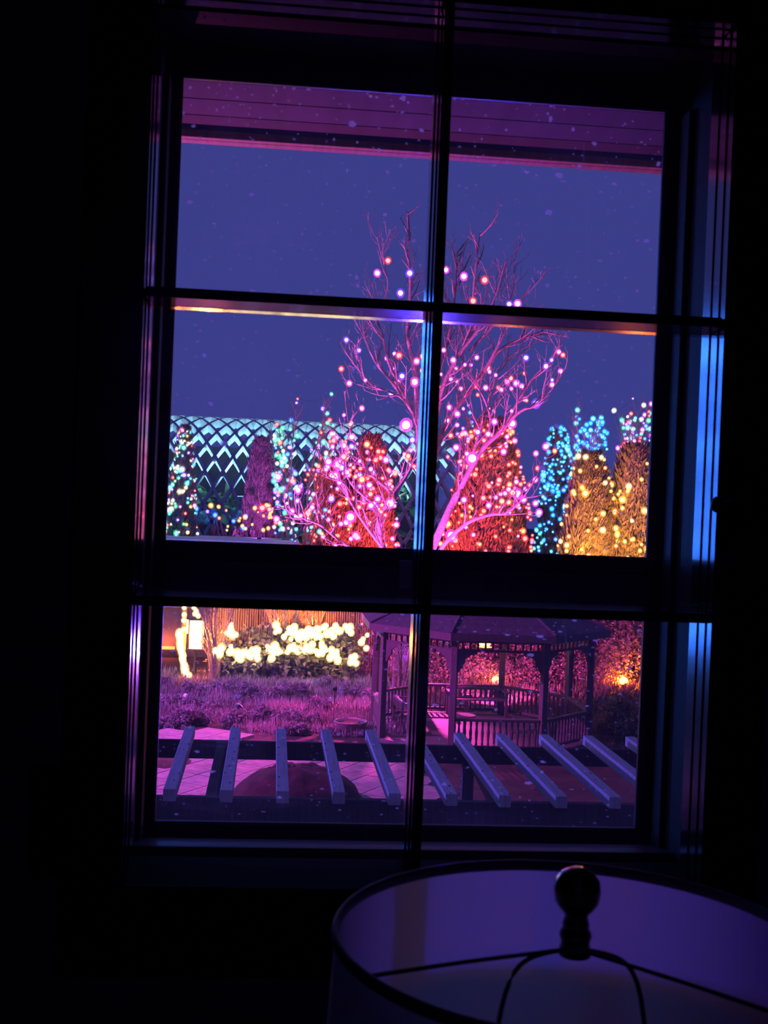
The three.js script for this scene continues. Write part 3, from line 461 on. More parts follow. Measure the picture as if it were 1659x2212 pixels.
{ // bare tree with rainbow lights left of the red conifers, and the blue and rainbow one at the right edge
  const mk = (label, lab2, px, h, w, seed, n, cols, z, f, r, gl) => { const c = at(px, 1090, z); const S = bareShrub(label, c, h, w, 9, seed, M.bark, { thick: 1.6, twig: 0.09 }); const R = rng(seed + 5), bulbs = []; let guard = 0; while (bulbs.length < n && guard++ < 40000) { const p = pick(R, S.nodes), q = p.clone().project(camera), X = (q.x + 1) / 2 * PW, Y = (1 - q.y) / 2 * PH; if (!f(X, Y) || bulbs.some((b) => b.p.distanceTo(p) < 0.16)) continue; bulbs.push({ p: p.clone(), c: pick(R, cols(X, Y)), s: 0.65 + 0.7 * R() }); } if (px === 645) for (let k = 0; k < 70; k++) bulbs.push({ p: at(592 + R() * (k % 3 ? 28 : 50), 925 + R() * 245, z + 1.0), c: pick(R, 'ckrcgbkv'), s: 0.6 + 0.6 * R() });
  if (bulbs.length > 3) stringLight(lab2, bulbs, r, 6); if (gl) glows(bulbs, gl[0], gl[1], gl[2]); return S; };
  mk('bare tree with rainbow lights left of the red conifers', 'rainbow bulb string on the bare tree left of the red conifers', 645, 8.0, 2.3, 201, 130, (x, y) => (x > 640 && y < 960 ? 'ccgcrv' : x < 612 ? 'ckrcg' : 'vbvrkc'), CZ + 2.5, (x, y) => x > 588 && x < 728, 0.078);
  mk('bare shrub tree with blue lights behind the gold conifers', 'blue bulb string on the bare shrub tree behind the gold conifers', 1292, 8.5, 2.4, 203, 90, () => 'aaabac', CZ - 1.5, (x, y) => x > 1240 && x < 1345 && y > 885 && y < 1005, 0.085, [8, [0.02, 0.14, 1], 2]);
  mk('bare tree with many-coloured lights at the right edge of the view', 'many-coloured bulb string on the bare tree at the right edge', 1366, 9.3, 2.0, 204, 60, () => 'cgrvbcmk', CZ - 2, (x, y) => x > 1312 && x < 1412 && y > 830 && y < 968, 0.085);
  mk('bare tree with blue and teal lights behind the pink tree', 'teal and violet bulb string behind the pink tree', 1015, 8.5, 2.2, 205, 24, () => 'cvgbv', CZ - 3, (x, y) => x > 955 && x < 1090 && y < 960, 0.08);
  const R = rng(66), low = []; for (let k = 0; k < 6; k++) { const px = 462 + k * 24, c = at(px, 1110, CZ - 1); shrub('low dark shrub below the conservatory, ' + ['leftmost', 'second from the left', 'third from the left', 'fourth from the left', 'fifth from the left', 'rightmost'][k] + ' of the row', c, 2.2, 4.2 + R() * 0.6 + (k === 2 ? 0.5 : 0), 420, M.leaf, 0.28, 300 + k, { group: 'low shrubs below the conservatory' }); for (let j = 0; j < 4; j++) low.push({ p: at(px + (R() - 0.5) * 28, 1092 + R() * 58, CZ + 0.05), c: pick(R, 'yoyvb'), s: 0.5 + 0.8 * R() }); }
  for (let j = 0; j < 9; j++) low.push({ p: at(580 + R() * 8, 1098 + R() * 34, CZ - 0.2), c: 'y', s: 0.8 });
  stringLight('amber and violet bulb string on the low shrubs below the conservatory', low, 0.085, 5);
}
// blue-lit conifers beyond the left side of the window: the glossy right-hand edges of the sash mirror them
for (const [c, w, h, which, seed] of [[v3(-8.8, 0, -26), 1.35, 10.2, 'farther', 91], [v3(-4.05, 0, -30), 0.62, 11.2, 'nearer', 92]]) {
  const T = thing('conifer_tree', 'blue-lit conifer hidden beyond the left side of the window, the ' + which + ' of two', 'tree', [c.x, 0, c.z]), R = rng(seed);
  part('trunk', cyl(v3(0, 0, 0), v3(0, h * 0.75, 0), 0.16, 0.04, 8), M.darkBark, T);
  scatter('foliage', sprayGeo, M.conifer, 2600, T, (k, d) => { const t = R(), a = R() * 6.28, r = w * 0.9 * Math.pow(1 - t, 0.3); d.position.set(Math.sin(a) * r, 0.3 + t * (h - 0.6), Math.cos(a) * r); d.rotation.set(0.5, a, 0, 'YXZ'); d.scale.setScalar(0.32); });
  const S = thing('string_light', 'dense blue bulb string on the ' + which + ' blue conifer beyond the left side', 'string lights', [c.x, 0, c.z]);
  const n = 300, pts = Array.from({ length: n }, () => { const t = 0.18 + R() * 0.8, a = R() * 6.28, r = w * 1.12 * Math.pow(1 - t, 0.3) + 0.1; return v3(Math.sin(a) * r, 0.3 + t * (h - 0.6), Math.cos(a) * r); });
  scatter('bulb', new THREE.IcosahedronGeometry(0.085, 1), std({ color: rgb(0.02, 0.02, 0.05), emissive: rgb(0.03, 0.17, 1), emissiveIntensity: 34, roughness: 0.6 }), n, S, (k, d) => { d.position.copy(pts[k]); });
}

// ---------------------------------------------------------------- glass conservatory far behind
{
  const zf = -88, R = 7.2, yc = 3.9, zc = zf - R, C = thing('conservatory', 'long vaulted glass conservatory with a diamond lattice glowing pale cyan', 'conservatory', [0, 0, 0]);
  const du = 39.5 * mpp(zf) / 2, dv = 1.28, k0 = at(300, 1000, zf).x - 20 * 39.5 * mpp(zf) / 2, V0 = yc - 0.5, N = 12;
  const P = (u, v, out) => { if (v < V0) return v3(u, 0.5 + v, zf + out); const a = (v - V0) / R; return v3(u, yc + Math.sin(a) * (R + out), zc + Math.cos(a) * (R + out)); };
  const ncol = 52, ribGeo = (i0, dir) => {   // one long diagonal rib, a bar of 0.20 x 0.55 following the vault
    const pos = [], idx = [], wd = 0.11;
    for (let s = 0; s <= N * 2; s++) { const u = k0 + (i0 + dir * s / 2) * du, v = s / 2 * dv; for (const [e, o] of [[-wd, 0.12], [wd, 0.12], [wd, -0.5], [-wd, -0.5]]) { const q = P(u + e * 1.15, v, o); pos.push(q.x, q.y, q.z); } if (s) { const b = (s - 1) * 4; for (let f = 0; f < 4; f++) { const a = b + f, c = b + (f + 1) % 4; idx.push(a, c, a + 4, c, c + 4, a + 4); } } }
    const g = new THREE.BufferGeometry(); g.setAttribute('position', new THREE.Float32BufferAttribute(pos, 3)); g.setIndex(idx); const h = g.toNonIndexed(); h.computeVertexNormals(); h.setAttribute('uv', new THREE.BufferAttribute(new Float32Array(h.attributes.position.count * 2), 2)); return h;
  };
  for (let i = -N; i < ncol; i += 2) part('rib', ribGeo(i, 1), M.concrete, C);
  for (let i = 0; i < ncol + N; i += 2) part('rib', ribGeo(i, -1), M.concrete, C);
  const pg = (u, v) => { const q = [P(u - du, v, -0.2), P(u, v - dv, -0.2), P(u + du, v, -0.2), P(u, v + dv, -0.2)], g = new THREE.BufferGeometry(); g.setAttribute('position', new THREE.Float32BufferAttribute(q.flatMap((p) => p.toArray()), 3)); g.setAttribute('uv', new THREE.Float32BufferAttribute([0, 0.5, 0.5, 0, 1, 0.5, 0.5, 1], 2)); g.setIndex([0, 1, 2, 0, 2, 3]); g.computeVertexNormals(); return g; };
  const glass = phys({ color: rgb(0.8, 0.92, 0.92), roughness: 0.05, transmission: 1, thickness: 0 });
  for (let j = 1; j < N - 1; j++) for (let i = 0; i < 27; i++) part('pane', pg(k0 + (i * 2 + (j % 2)) * du, j * dv), glass, C);
  part('plinth', box(k0 - 2, k0 + ncol * du + 2, 0, 0.5, zf - 0.6, zf + 0.3), M.concrete, C);
  part('back_wall', box(k0 - 2, k0 + ncol * du + 2, 0, 9, zc - 4.2, zc - 4), M.core, C);
  for (let k = 0; k < 7; k++) { const x = at(395 + k * 75, 1080, zf - 5).x; shrub('tall leafy plant inside the lit conservatory, ' + ['first', 'second', 'third', 'fourth', 'fifth', 'sixth', 'last'][k] + ' from its left end', v3(x, 0, zf - 4.5 - (k % 2) * 2), 3.6, 6.6 - (k % 3) * 0.8, 420, std({ color: rgb(0.16, 0.34, 0.14), roughness: 0.8, side: THREE.DoubleSide }), 0.9, 400 + k, { group: 'plants inside the conservatory', category: 'plant', name: 'tall_plant' }); }
  [[520, 1072], [400, 1085], [700, 1085], [860, 1085]].forEach(([x, y], k) => flood('floodlight shining cyan up inside the conservatory, ' + ['in front of the purple conifer', 'at its left end', 'behind the red conifers', 'near the window centre bar'][k], at(x, y, zf - 2.4), at(x, 900, zf - 2.6), LIGHTS.cyan.c, LIGHTS.cyan.i, 1.45, { size: 0.3, glow: 4, radius: 12 }));
}

// ---------------------------------------------------------------- gazebo
{
  const gl = onY(972, 1630), gr = onY(1172, 1640), side = gr.x - gl.x, RG = side / 2 / Math.sin(22.5 * DEG), ap = RG * Math.cos(22.5 * DEG), zf = (gl.z + gr.z) / 2, cx = (gl.x + gr.x) / 2, cz = zf - ap;
  const eave = at(1075, 1377, zf + 0.32).y, rail = at(1075, 1553, zf).y, G = thing('gazebo', 'octagonal wooden gazebo with low railings and hanging lantern', 'gazebo', [cx, 0, cz]);
  const V = (k, r = RG) => v3(Math.sin((22.5 + 45 * k) * DEG) * r, 0, Math.cos((22.5 + 45 * k) * DEG) * r), lift = (p, y) => p.clone().setY(y);
  const oct = (r, y0, y1) => new THREE.CylinderGeometry(r, r, y1 - y0, 8, 1).rotateY(22.5 * DEG).translate(0, (y0 + y1) / 2, 0);
  part('deck', oct(RG + 0.12, 0, 0.09), M.gazebo, G);
  const top = eave - 0.02;
  for (let k = 0; k < 8; k++) {
    const a = V(k), turn = (22.5 + 45 * k) * DEG;
    part('post', metric(new RoundedBoxGeometry(0.135, top - 0.09, 0.135, 1, 0.012)).rotateY(turn).translate(a.x, (top + 0.09) / 2, a.z), M.gazebo, G);
  }
  const curve = new THREE.Shape(); curve.moveTo(0, 0); curve.lineTo(0.40, 0); curve.lineTo(0.40, -0.05); curve.quadraticCurveTo(0.22, -0.07, 0.15, -0.17); curve.quadraticCurveTo(0.17, -0.26, 0.09, -0.30); curve.quadraticCurveTo(0.07, -0.40, 0, -0.44); curve.lineTo(0, 0);
  const br = metric(new THREE.ExtrudeGeometry(curve, { depth: 0.05, bevelEnabled: false }).translate(0, 0, -0.025));
  const yF = top - 0.30, bal = new THREE.LatheGeometry([[0.016, 0], [0.020, 0.03], [0.014, 0.10], [0.021, 0.22], [0.025, 0.30], [0.014, 0.42], [0.021, 0.50], [0.016, 0.56]].map(([r, h]) => new THREE.Vector2(r * 1.35, h / 0.56)), 8);
  for (let k = 0; k < 8; k++) {
    const a = V(k), b = V(k + 1), d = b.clone().sub(a).normalize(), L = a.distanceTo(b), P = (t, y) => lift(a.clone().addScaledVector(d, t), y), ang = Math.atan2(-d.z, d.x);
    part('header', bar(P(-0.02, top - 0.07), P(L + 0.02, top - 0.07), 0.09, 0.14), M.gazebo, G);
    part('frieze_rail', bar(P(0.05, yF), P(L - 0.05, yF), 0.05, 0.045), M.gazebo, G);
    for (let j = 1; j < 12; j++) part('spindle', cyl(P(j * L / 12, yF + 0.02), P(j * L / 12, top - 0.13), 0.022, 0.022, 8), M.gazebo, G);
    part('bracket', br.clone().rotateY(ang).translate(...P(0.06, yF - 0.02).toArray()), M.gazebo, G);
    part('bracket', br.clone().rotateY(ang + Math.PI).translate(...P(L - 0.06, yF - 0.02).toArray()), M.gazebo, G);
    if (k === 6) continue;                                                       // the entrance side has no railing
    part('top_rail', bar(P(0.06, rail - 0.03), P(L - 0.06, rail - 0.03), 0.11, 0.06, v3(0, 1, 0), 0.01), M.gazebo, G);
    part('bottom_rail', bar(P(0.06, 0.19), P(L - 0.06, 0.19), 0.06, 0.06), M.gazebo, G);
    const nb = 15, h = rail - 0.06 - 0.22; for (let j = 1; j < nb; j++) part('baluster', bal, M.gazebo, G).position.copy(P(0.02 + j * (L - 0.04) / nb, 0.22)), G.children[G.children.length - 1].scale.set(1, h, 1);
  }
  const RE = RG + 0.36, apex = eave + 1.2;
  for (let k = 0; k < 8; k++) {
    const a = lift(V(k, RE), eave), b = lift(V(k + 1, RE), eave), c = v3(0, apex, 0), t = v3(0, 0.06, 0);
    const tri = (p, q, r) => [...p.toArray(), ...q.toArray(), ...r.toArray()], A = a.clone().add(t), B = b.clone().add(t), Cc = c.clone().add(t);
    const g = new THREE.BufferGeometry(); g.setAttribute('position', new THREE.Float32BufferAttribute([...tri(A, B, Cc), ...tri(a, c, b), ...tri(a, b, B), ...tri(a, B, A)], 3)); g.computeVertexNormals(); g.setAttribute('uv', new THREE.Float32BufferAttribute(new Float32Array(24), 2)); metric(g);
    part('roof_panel', g, M.shingle, G); part('fascia', bar(a.clone().setY(eave - 0.02), b.clone().setY(eave - 0.02), 0.035, 0.15), M.gazebo, G);
    part('hip_ridge', cyl(A, Cc, 0.035, 0.03, 8), M.shingle, G);
  }
  part('roof_finial', new THREE.LatheGeometry([[0.001, 0], [0.12, 0], [0.1, 0.1], [0.05, 0.14], [0.08, 0.20], [0.001, 0.28]].map(([r, h]) => new THREE.Vector2(r, apex + 0.04 + h)), 16), M.gazebo, G);
  // hanging lantern
  const lp = at(1047, 1389, cz), H = thing('hanging_lantern', 'hanging lantern with glowing amber bulbs under the gazebo roof', 'lantern', [cx + (lp.x - cx), lp.y, cz]);
  part('chain', cyl(v3(0, 0.1, 0), v3(0, apex - lp.y - 0.25, 0), 0.012, 0.012, 6), M.blackMetal, H);
  part('plate', new THREE.LatheGeometry([[0.001, -0.12], [0.17, -0.115], [0.19, -0.095], [0.17, -0.085], [0.001, -0.09]].map(([r, h]) => new THREE.Vector2(r, h)), 24), std({ color: rgb(0.8, 0.6, 0.3), roughness: 0.3, metalness: 0.4 }), H);
  part('cap', new THREE.ConeGeometry(0.16, 0.1, 16, 1).translate(0, 0.13, 0), M.blackMetal, H);
  const amber = std({ color: rgb(0.1, 0.05, 0.02), emissive: rgb(1, 0.5, 0.1), emissiveIntensity: 9 });
  for (const [x, z] of [[-0.075, 0.03], [0.075, 0.03], [0, -0.08]]) { part('bulb', new THREE.SphereGeometry(0.055, 14, 10).scale(1, 1.25, 1).translate(x, 0, z), amber, H); lampIn(v3(lp.x + x, lp.y, cz + z), [1, 0.42, 0.08], 1.1, 2); }
  // seats
  const bench = (label, x, z, w, turn, arms) => { const B = thing('garden_bench', label, 'bench', [x, 0.09, z], turn); for (let k = 0; k < 4; k++) part('seat_slat', box(-w / 2, w / 2, 0.40, 0.43, -0.20 + k * 0.105, -0.105 + k * 0.105, 0.004), M.gazebo, B); for (const s of [-1, 1]) { part('leg', box(s * w / 2 - 0.03, s * w / 2 + 0.03, 0, arms ? 0.58 : 0.40, 0.14, 0.20, 0.004), M.gazebo, B); part('leg', box(s * w / 2 - 0.03, s * w / 2 + 0.03, 0, 0.66, -0.27, -0.21, 0.004), M.gazebo, B); if (arms) part('armrest', box(s * w / 2 - 0.05, s * w / 2 + 0.05, 0.58, 0.615, -0.21, 0.24, 0.008), M.gazebo, B); } part('back_rail', box(-w / 2, w / 2, 0.60, 0.66, -0.27, -0.22, 0.004), M.gazebo, B); for (let k = 1; k < 10; k++) part('back_slat', box(-w / 2 + k * w / 10 - 0.018, -w / 2 + k * w / 10 + 0.018, 0.43, 0.60, -0.255, -0.235), M.gazebo, B); return B; };
  bench('wooden bench with armrests facing the window at the back of the gazebo', cx + 0.28, cz - ap + 0.42, 1.36, 0, true);
  bench('wooden bench on the left inside the gazebo', cx - 1.55, cz - 0.3, 0.9, Math.PI / 2 + 0.1, true);
  const tb = at(996, 1547, cz + 0.4), S = thing('small_table', 'small low round table inside the gazebo left of the bench', 'table', [tb.x, 0.09, cz + 0.9]);
  part('tabletop', new THREE.CylinderGeometry(0.24, 0.24, 0.03, 24).translate(0, 0.5, 0), M.gazebo, S); part('pedestal', cyl(v3(0, 0, 0), v3(0, 0.49, 0), 0.04, 0.03, 10), M.gazebo, S); part('foot', new THREE.CylinderGeometry(0.16, 0.18, 0.03, 20).translate(0, 0.015, 0), M.gazebo, S);
}

// ---------------------------------------------------------------- planting bed, fence, hedge and what stands at the left
{
  const R = rng(12), bed = (x, z) => z < (x < -0.4 ? -24.9 : -23.9) && z > -33 && x > -4.5 && x < 3.4 && !(x < -1.0 && z > -25.4 && z < -23);
  const bedLamp = onY(517, 1562);
  scatter('ground_cover', tuftGeo, M.leafGrey, 9000, null, (k, d) => { let x, z; do { x = -4.6 + R() * 8.2; z = -33.2 + R() * 8.9; } while (!bed(x, z)); d.position.set(x, 0, z); d.rotation.set(0, R() * 6.28, 0); d.scale.setScalar((Math.hypot(x - bedLamp.x, z - bedLamp.z + 0.6) < 1.1 ? 0.4 : 1) * (0.10 + 0.16 * R() * R()) + 0.10 * nA(x * 1.3 + 50, z * 1.3 + 90, 999, 999)); const v = 0.45 + 0.75 * nB(x * 1.7 + 50, z * 1.7 + 90, 999, 999); return rgb(v, v * 0.85, v * 0.8); });
  tag(scene.children[scene.children.length - 1], 'low dry ground cover filling the planting bed between fence and paving', 'ground cover', null, 'stuff');
  scatter('ground_cover', tuftGeo, M.leaf, 6000, null, (k, d) => { let x, z; do { x = 2.4 + R() * 13; z = -33.6 + R() * 12.4; } while (Math.hypot(x - 4.74, z + 24.92) < 2.75 || x < 3.4 + (z + 33) * -0.02 && z > -26.5 || z > -22.6 - (x > 7.4 ? -1.2 : 0)); d.position.set(x, 0, z); d.rotation.set(0, R() * 6.28, 0); d.scale.setScalar(0.10 + 0.26 * R() * nA(x * 0.9 + 50, z * 0.9 + 90, 999, 999)); const v = 0.3 + 0.6 * nB(x * 1.7 + 50, z * 1.7 + 90, 999, 999); return rgb(v, v * 0.8, v * 0.7); });
  tag(scene.children[scene.children.length - 1], 'dry grass and leaf litter around and behind the gazebo', 'ground cover', null, 'stuff').name = 'leaf_litter';
  const spots = [[352, 1480, 0.5], [385, 1488, 0.6], [430, 1490, 0.55], [480, 1492, 0.6], [365, 1520, 0.55], [405, 1530, 0.5], [450, 1525, 0.5], [545, 1505, 0.75], [590, 1508, 0.7], [635, 1500, 0.6], [350, 1560, 0.6], [400, 1562, 0.7], [440, 1558, 0.7], [500, 1560, 0.65], [560, 1545, 0.55], [610, 1550, 0.6], [660, 1560, 0.55], [690, 1525, 0.5], [760, 1500, 0.6], [800, 1510, 0.55], [835, 1540, 0.6], [640, 1578, 0.5], [700, 1480, 0.5]];
  const rowOf = (y) => (y > 1542 ? 'front' : y > 1496 ? 'middle' : 'back'), ORD = ['leftmost', 'second', 'third', 'fourth', 'fifth', 'sixth', 'seventh', 'eighth', 'ninth', 'tenth', 'eleventh'];
  const clumpLabel = (x, y) => { const row = spots.filter((q) => rowOf(q[1]) === rowOf(y)).sort((p, q) => p[0] - q[0]).findIndex((q) => q[0] === x && q[1] === y); return 'low rounded heather clump, ' + ORD[row] + (row ? ' from the left' : '') + ' in the ' + rowOf(y) + ' row of the planting bed'; };
  spots.forEach(([x, y, s], k) => shrub(clumpLabel(x, y), onY(x, y + 8), s * 1.5, s * 0.62, 520, M.leafGrey, 0.10, 500 + k, { group: 'heather clumps in the planting bed', name: 'heather_clump', category: 'plant', geo: sprayGeo, lumps: 6, stems: 4 }));
  // bowl planter and plant signs
  const bp = onY(757, 1583), B = thing('planter_bowl', 'wide shallow planter bowl at the front of the bed', 'planter', [bp.x, 0, bp.z]);
  part('bowl', new THREE.LatheGeometry([[0.001, 0.02], [0.20, 0.0], [0.30, 0.12], [0.355, 0.235], [0.375, 0.25], [0.37, 0.27], [0.34, 0.268], [0.31, 0.22], [0.001, 0.19]].map(([r, h]) => new THREE.Vector2(r, h)), 36), std({ color: rgb(0.30, 0.20, 0.2), roughness: 0.55 }), B);
  part('soil', new THREE.CylinderGeometry(0.315, 0.3, 0.02, 28).translate(0, 0.215, 0), M.mulch, B);
  const sp = onY(722, 1532), S = thing('plant_sign', 'small square plant sign on a thin stake in the bed', 'sign', [sp.x, 0, sp.z]);
  part('stake', cyl(v3(0, -0.05, 0), v3(0, at(722, 1492, sp.z).y, 0), 0.011, 0.011, 6), M.blackMetal, S);
  part('sign_plate', box(-0.05, 0.05, -0.05, 0.05, -0.008, 0.008, 0.003).rotateX(-0.4).translate(0, at(722, 1488, sp.z).y, 0.02), M.blackMetal, S);
  // a violet garden bulb among the clumps
  const vb = onY(400, 1516), VB = thing('garden_light', 'small violet glowing garden light among the heather clumps', 'garden light', [vb.x, 0, vb.z]);
  part('stake', cyl(v3(0, -0.05, 0), v3(0, 0.12, 0), 0.012, 0.012, 6), M.lampBody, VB); part('globe', new THREE.SphereGeometry(0.05, 14, 10).translate(0, 0.16, 0), std({ color: rgb(0.05, 0.02, 0.1), emissive: rgb(0.35, 0.10, 1), emissiveIntensity: 3 }), VB); lampIn(v3(vb.x, 0.16, vb.z), [0.35, 0.1, 1], 0.35);
  // screen fence of thin reeds between posts
  const fz = -33.2, fx0 = at(452, 1400, fz).x, fx1 = at(868, 1400, fz).x, fh = 2.15, F = thing('reed_fence', 'tall reed screen fence behind the hedge with the warm white lights', 'fence', [0, 0, fz]);
  for (let p = 0; p < 4; p++) { const x0 = fx0 + (fx1 - fx0) * p / 4, x1 = fx0 + (fx1 - fx0) * (p + 1) / 4, s = []; for (let x = x0 + 0.03; x < x1 - 0.02; x += 0.066) s.push(new THREE.CylinderGeometry(0.024 + 0.006 * R(), 0.027, fh - 0.06 + R() * 0.08, 5, 1).translate(x + (R() - 0.5) * 0.01, fh / 2, (R() - 0.5) * 0.012)); part('reeds', s, M.reed, F, 'stuff'); for (const y of [0.35, 1.1, 1.85]) part('fence_rail', box(x0, x1, y, y + 0.05, -0.06, -0.02), M.girder, F); }
  for (let p = 0; p < 5; p++) { const x = fx0 + (fx1 - fx0) * p / 4; part('fence_post', box(x - 0.05, x + 0.05, 0, fh + 0.08, -0.14, -0.06, 0.004), M.girder, F); }
  // hedge and its warm white lights
  const hz = -32.3;
  [[500, 0.9], [585, 1.15], [660, 1.1], [735, 0.95]].forEach(([x, w], k) => { const c = at(x, 1450, hz); shrub(['leftmost', 'second from the left', 'third from the left', 'rightmost'][k] + ' of the hedge shrubs strung with warm white lights', c, w * 1.35, 1.42, 1100, M.leaf, 0.17, 600 + k, { group: 'hedge shrubs before the fence', lumps: 12 }); });
  const cl = [[505, 1362, 18, 8, 10], [600, 1356, 4, 4, 3], [640, 1365, 40, 9, 22], [690, 1366, 30, 10, 14], [738, 1360, 22, 10, 10], [470, 1408, 10, 6, 6], [500, 1404, 8, 6, 5], [520, 1414, 16, 7, 8], [555, 1418, 14, 9, 8], [600, 1410, 20, 10, 12], [640, 1404, 24, 8, 12], [690, 1400, 22, 10, 12], [722, 1416, 12, 8, 7], [765, 1422, 12, 8, 6], [786, 1388, 6, 12, 3]], hb = [];
  for (const [x, y, sx, sy, n] of cl) for (let k = 0; k < n * 1.1; k++) { const q = at(x + (R() + R() - 1) * sx * 1.3, y + (R() + R() - 1) * sy * 1.9, hz + 0.55 + R() * 0.2); if (!hb.some((b) => b.p.distanceTo(q) < 0.06)) hb.push({ p: q, c: 'w', s: 0.75 + 0.7 * R() }); }
  stringLight('dense warm white bulb strings over the clipped hedge', hb, 0.088, 16);
  for (const k of [8, 30, 52, 74, 92]) if (hb[k]) lampIn(hb[k].p, [1, 0.72, 0.25], 2.2, 2);
  // lantern on a post and the lit pole beside it
  const lz = -32.2, a = at(408, 1402, lz), b = at(440, 1337, lz), cx = (a.x + b.x) / 2, w = (b.x - a.x) / 2, LT = thing('post_lantern', 'bright box lantern on a post at the left of the hedge', 'lantern', [cx, 0, lz]);
  part('post', cyl(v3(0, 0, 0), v3(0, a.y, 0), 0.05, 0.045, 10), M.lampBody, LT);
  const glow = std({ color: rgb(0.3, 0.25, 0.15), emissive: rgb(1, 0.72, 0.28), emissiveIntensity: 6 });
  part('lamp_panel', box(-w, w, a.y + 0.03, b.y - 0.03, -w, w, 0.02), glow, LT);
  part('cap', new THREE.ConeGeometry(w * 1.6, 0.14, 4).rotateY(Math.PI / 4).translate(0, b.y + 0.04, 0), M.lampBody, LT); part('tray', box(-w * 1.15, w * 1.15, a.y, a.y + 0.03, -w * 1.15, w * 1.15), M.lampBody, LT);
  for (const [x, z] of [[-1, -1], [1, -1], [-1, 1], [1, 1]]) part('frame_bar', box(x * w - 0.012, x * w + 0.012, a.y, b.y, z * w - 0.012, z * w + 0.012), M.lampBody, LT);
  for (const [dx, dz] of [[0, w + 0.06], [-w - 0.06, 0], [w + 0.06, 0]]) lampIn(v3(cx + dx, (a.y + b.y) / 2, lz + dz), [1, 0.20, 0.02], 42, 6);
  const c2 = at(400, 1355, lz + 0.1), L2 = thing('post_lantern', 'smaller glowing lantern fixed just left of the bright box lantern', 'lantern', [c2.x, 0, lz - 0.15]); part('post', cyl(v3(0, 0, 0), v3(0, c2.y - 0.2, 0), 0.03, 0.03, 8), M.lampBody, L2); part('lamp_panel', box(-0.07, 0.07, c2.y - 0.2, c2.y + 0.2, -0.07, 0.07, 0.02), glow, L2); part('cap', new THREE.ConeGeometry(0.12, 0.1, 4).rotateY(Math.PI / 4).translate(0, c2.y + 0.25, 0), M.lampBody, L2);
  const q0 = onY(392, 1464), pz = q0.z, PO = thing('light_pole', 'wooden pole wrapped in warm white lights left of the lantern', 'post', [q0.x, 0, pz]); part('pole', cyl(v3(0, 0, 0), v3(0, 2.6, 0), 0.09, 0.08, 12), M.reed, PO);
  const pb = []; for (let k = 0; k < 20; k++) pb.push({ p: at(386 + k * 0.75 + (R() - 0.5) * 4, 1366 + k * 4.5, pz + 0.13), c: 'w', s: 0.9 + 0.4 * R() }); pb.push({ p: at(408, 1459, pz + 0.2), c: 'w', s: 1 });
  stringLight('warm white bulb string wrapped round the wooden pole', pb, 0.10, 14);
  const hb2 = [[398, 1312], [398, 1328], [397, 1340], [397, 1360], [419, 1312], [424, 1320], [428, 1330], [421, 1326]].map(([x, y]) => ({ p: at(x, y, lz + 0.2), c: 'w', s: 0.9 })); stringLight('short warm white bulb string hanging above the bright lantern', hb2, 0.09, 12);
  // low flat-roofed building at the left
  const bz = -36.5, bx0 = at(296, 1200, bz).x, bx1 = at(640, 1200, bz).x, by = at(480, 1170, bz).y, H = thing('garden_building', 'flat-roofed garden building with pale roof coping at the left', 'building', [0, 0, bz]);
  part('wall', box(bx0, bx1, 0, by - 0.1, -3.4, 0), M.siding, H); part('roof_coping', box(bx0 - 0.1, bx1 + 0.1, by - 0.1, by + 0.05, -3.5, 0.1, 0.02), M.concrete, H);
  const wx = at(360, 1340, bz).x; part('window', box(wx - 0.35, wx + 0.35, 1.9, 2.5, 0.001, 0.03), M.outerSash, H); part('wall_ledge', box(bx0, wx + 0.9, 1.55, 1.68, 0, 0.12, 0.01), M.concrete, H);
  const ol = at(356, 1452, bz + 0.25), OL = thing('ground_lamp', 'orange glowing strip lamp at the foot of the garden building', 'lamp', [ol.x, 0, bz + 0.25]); part('base', box(-0.3, 0.3, 0, 0.25, -0.05, 0.05, 0.01), M.lampBody, OL); part('lamp_strip', box(-0.28, 0.28, 0.25, 0.34, -0.04, 0.04, 0.02), std({ color: rgb(0.1, 0.05, 0.02), emissive: rgb(1, 0.2, 0.03), emissiveIntensity: 4 }), OL); lampIn(v3(ol.x, 0.45, bz + 0.35), [1, 0.16, 0.03], 4, 4);
  // orange-lit bare shrubs behind fence and lantern
  bareShrub('bare orange-lit shrub beside the bright lantern', at(464, 1450, -31.8), 2.3, 1.5, 10, 701, M.bark, { thick: 1.3 }); bareShrub('bare orange-lit shrub rising behind the middle of the hedge', at(612, 1450, -32.85), 2.7, 1.8, 12, 702, M.bark, { thick: 1.3 }); bareShrub('bare orange-lit shrub above the right part of the fence', at(668, 1450, -32.9), 2.5, 1.5, 9, 703, M.bark);
  bareShrub('bare pink-lit shrub tree left of the gazebo', onY(850, 1545), 3.0, 3.0, 13, 704, M.bark, { thick: 1.2 });
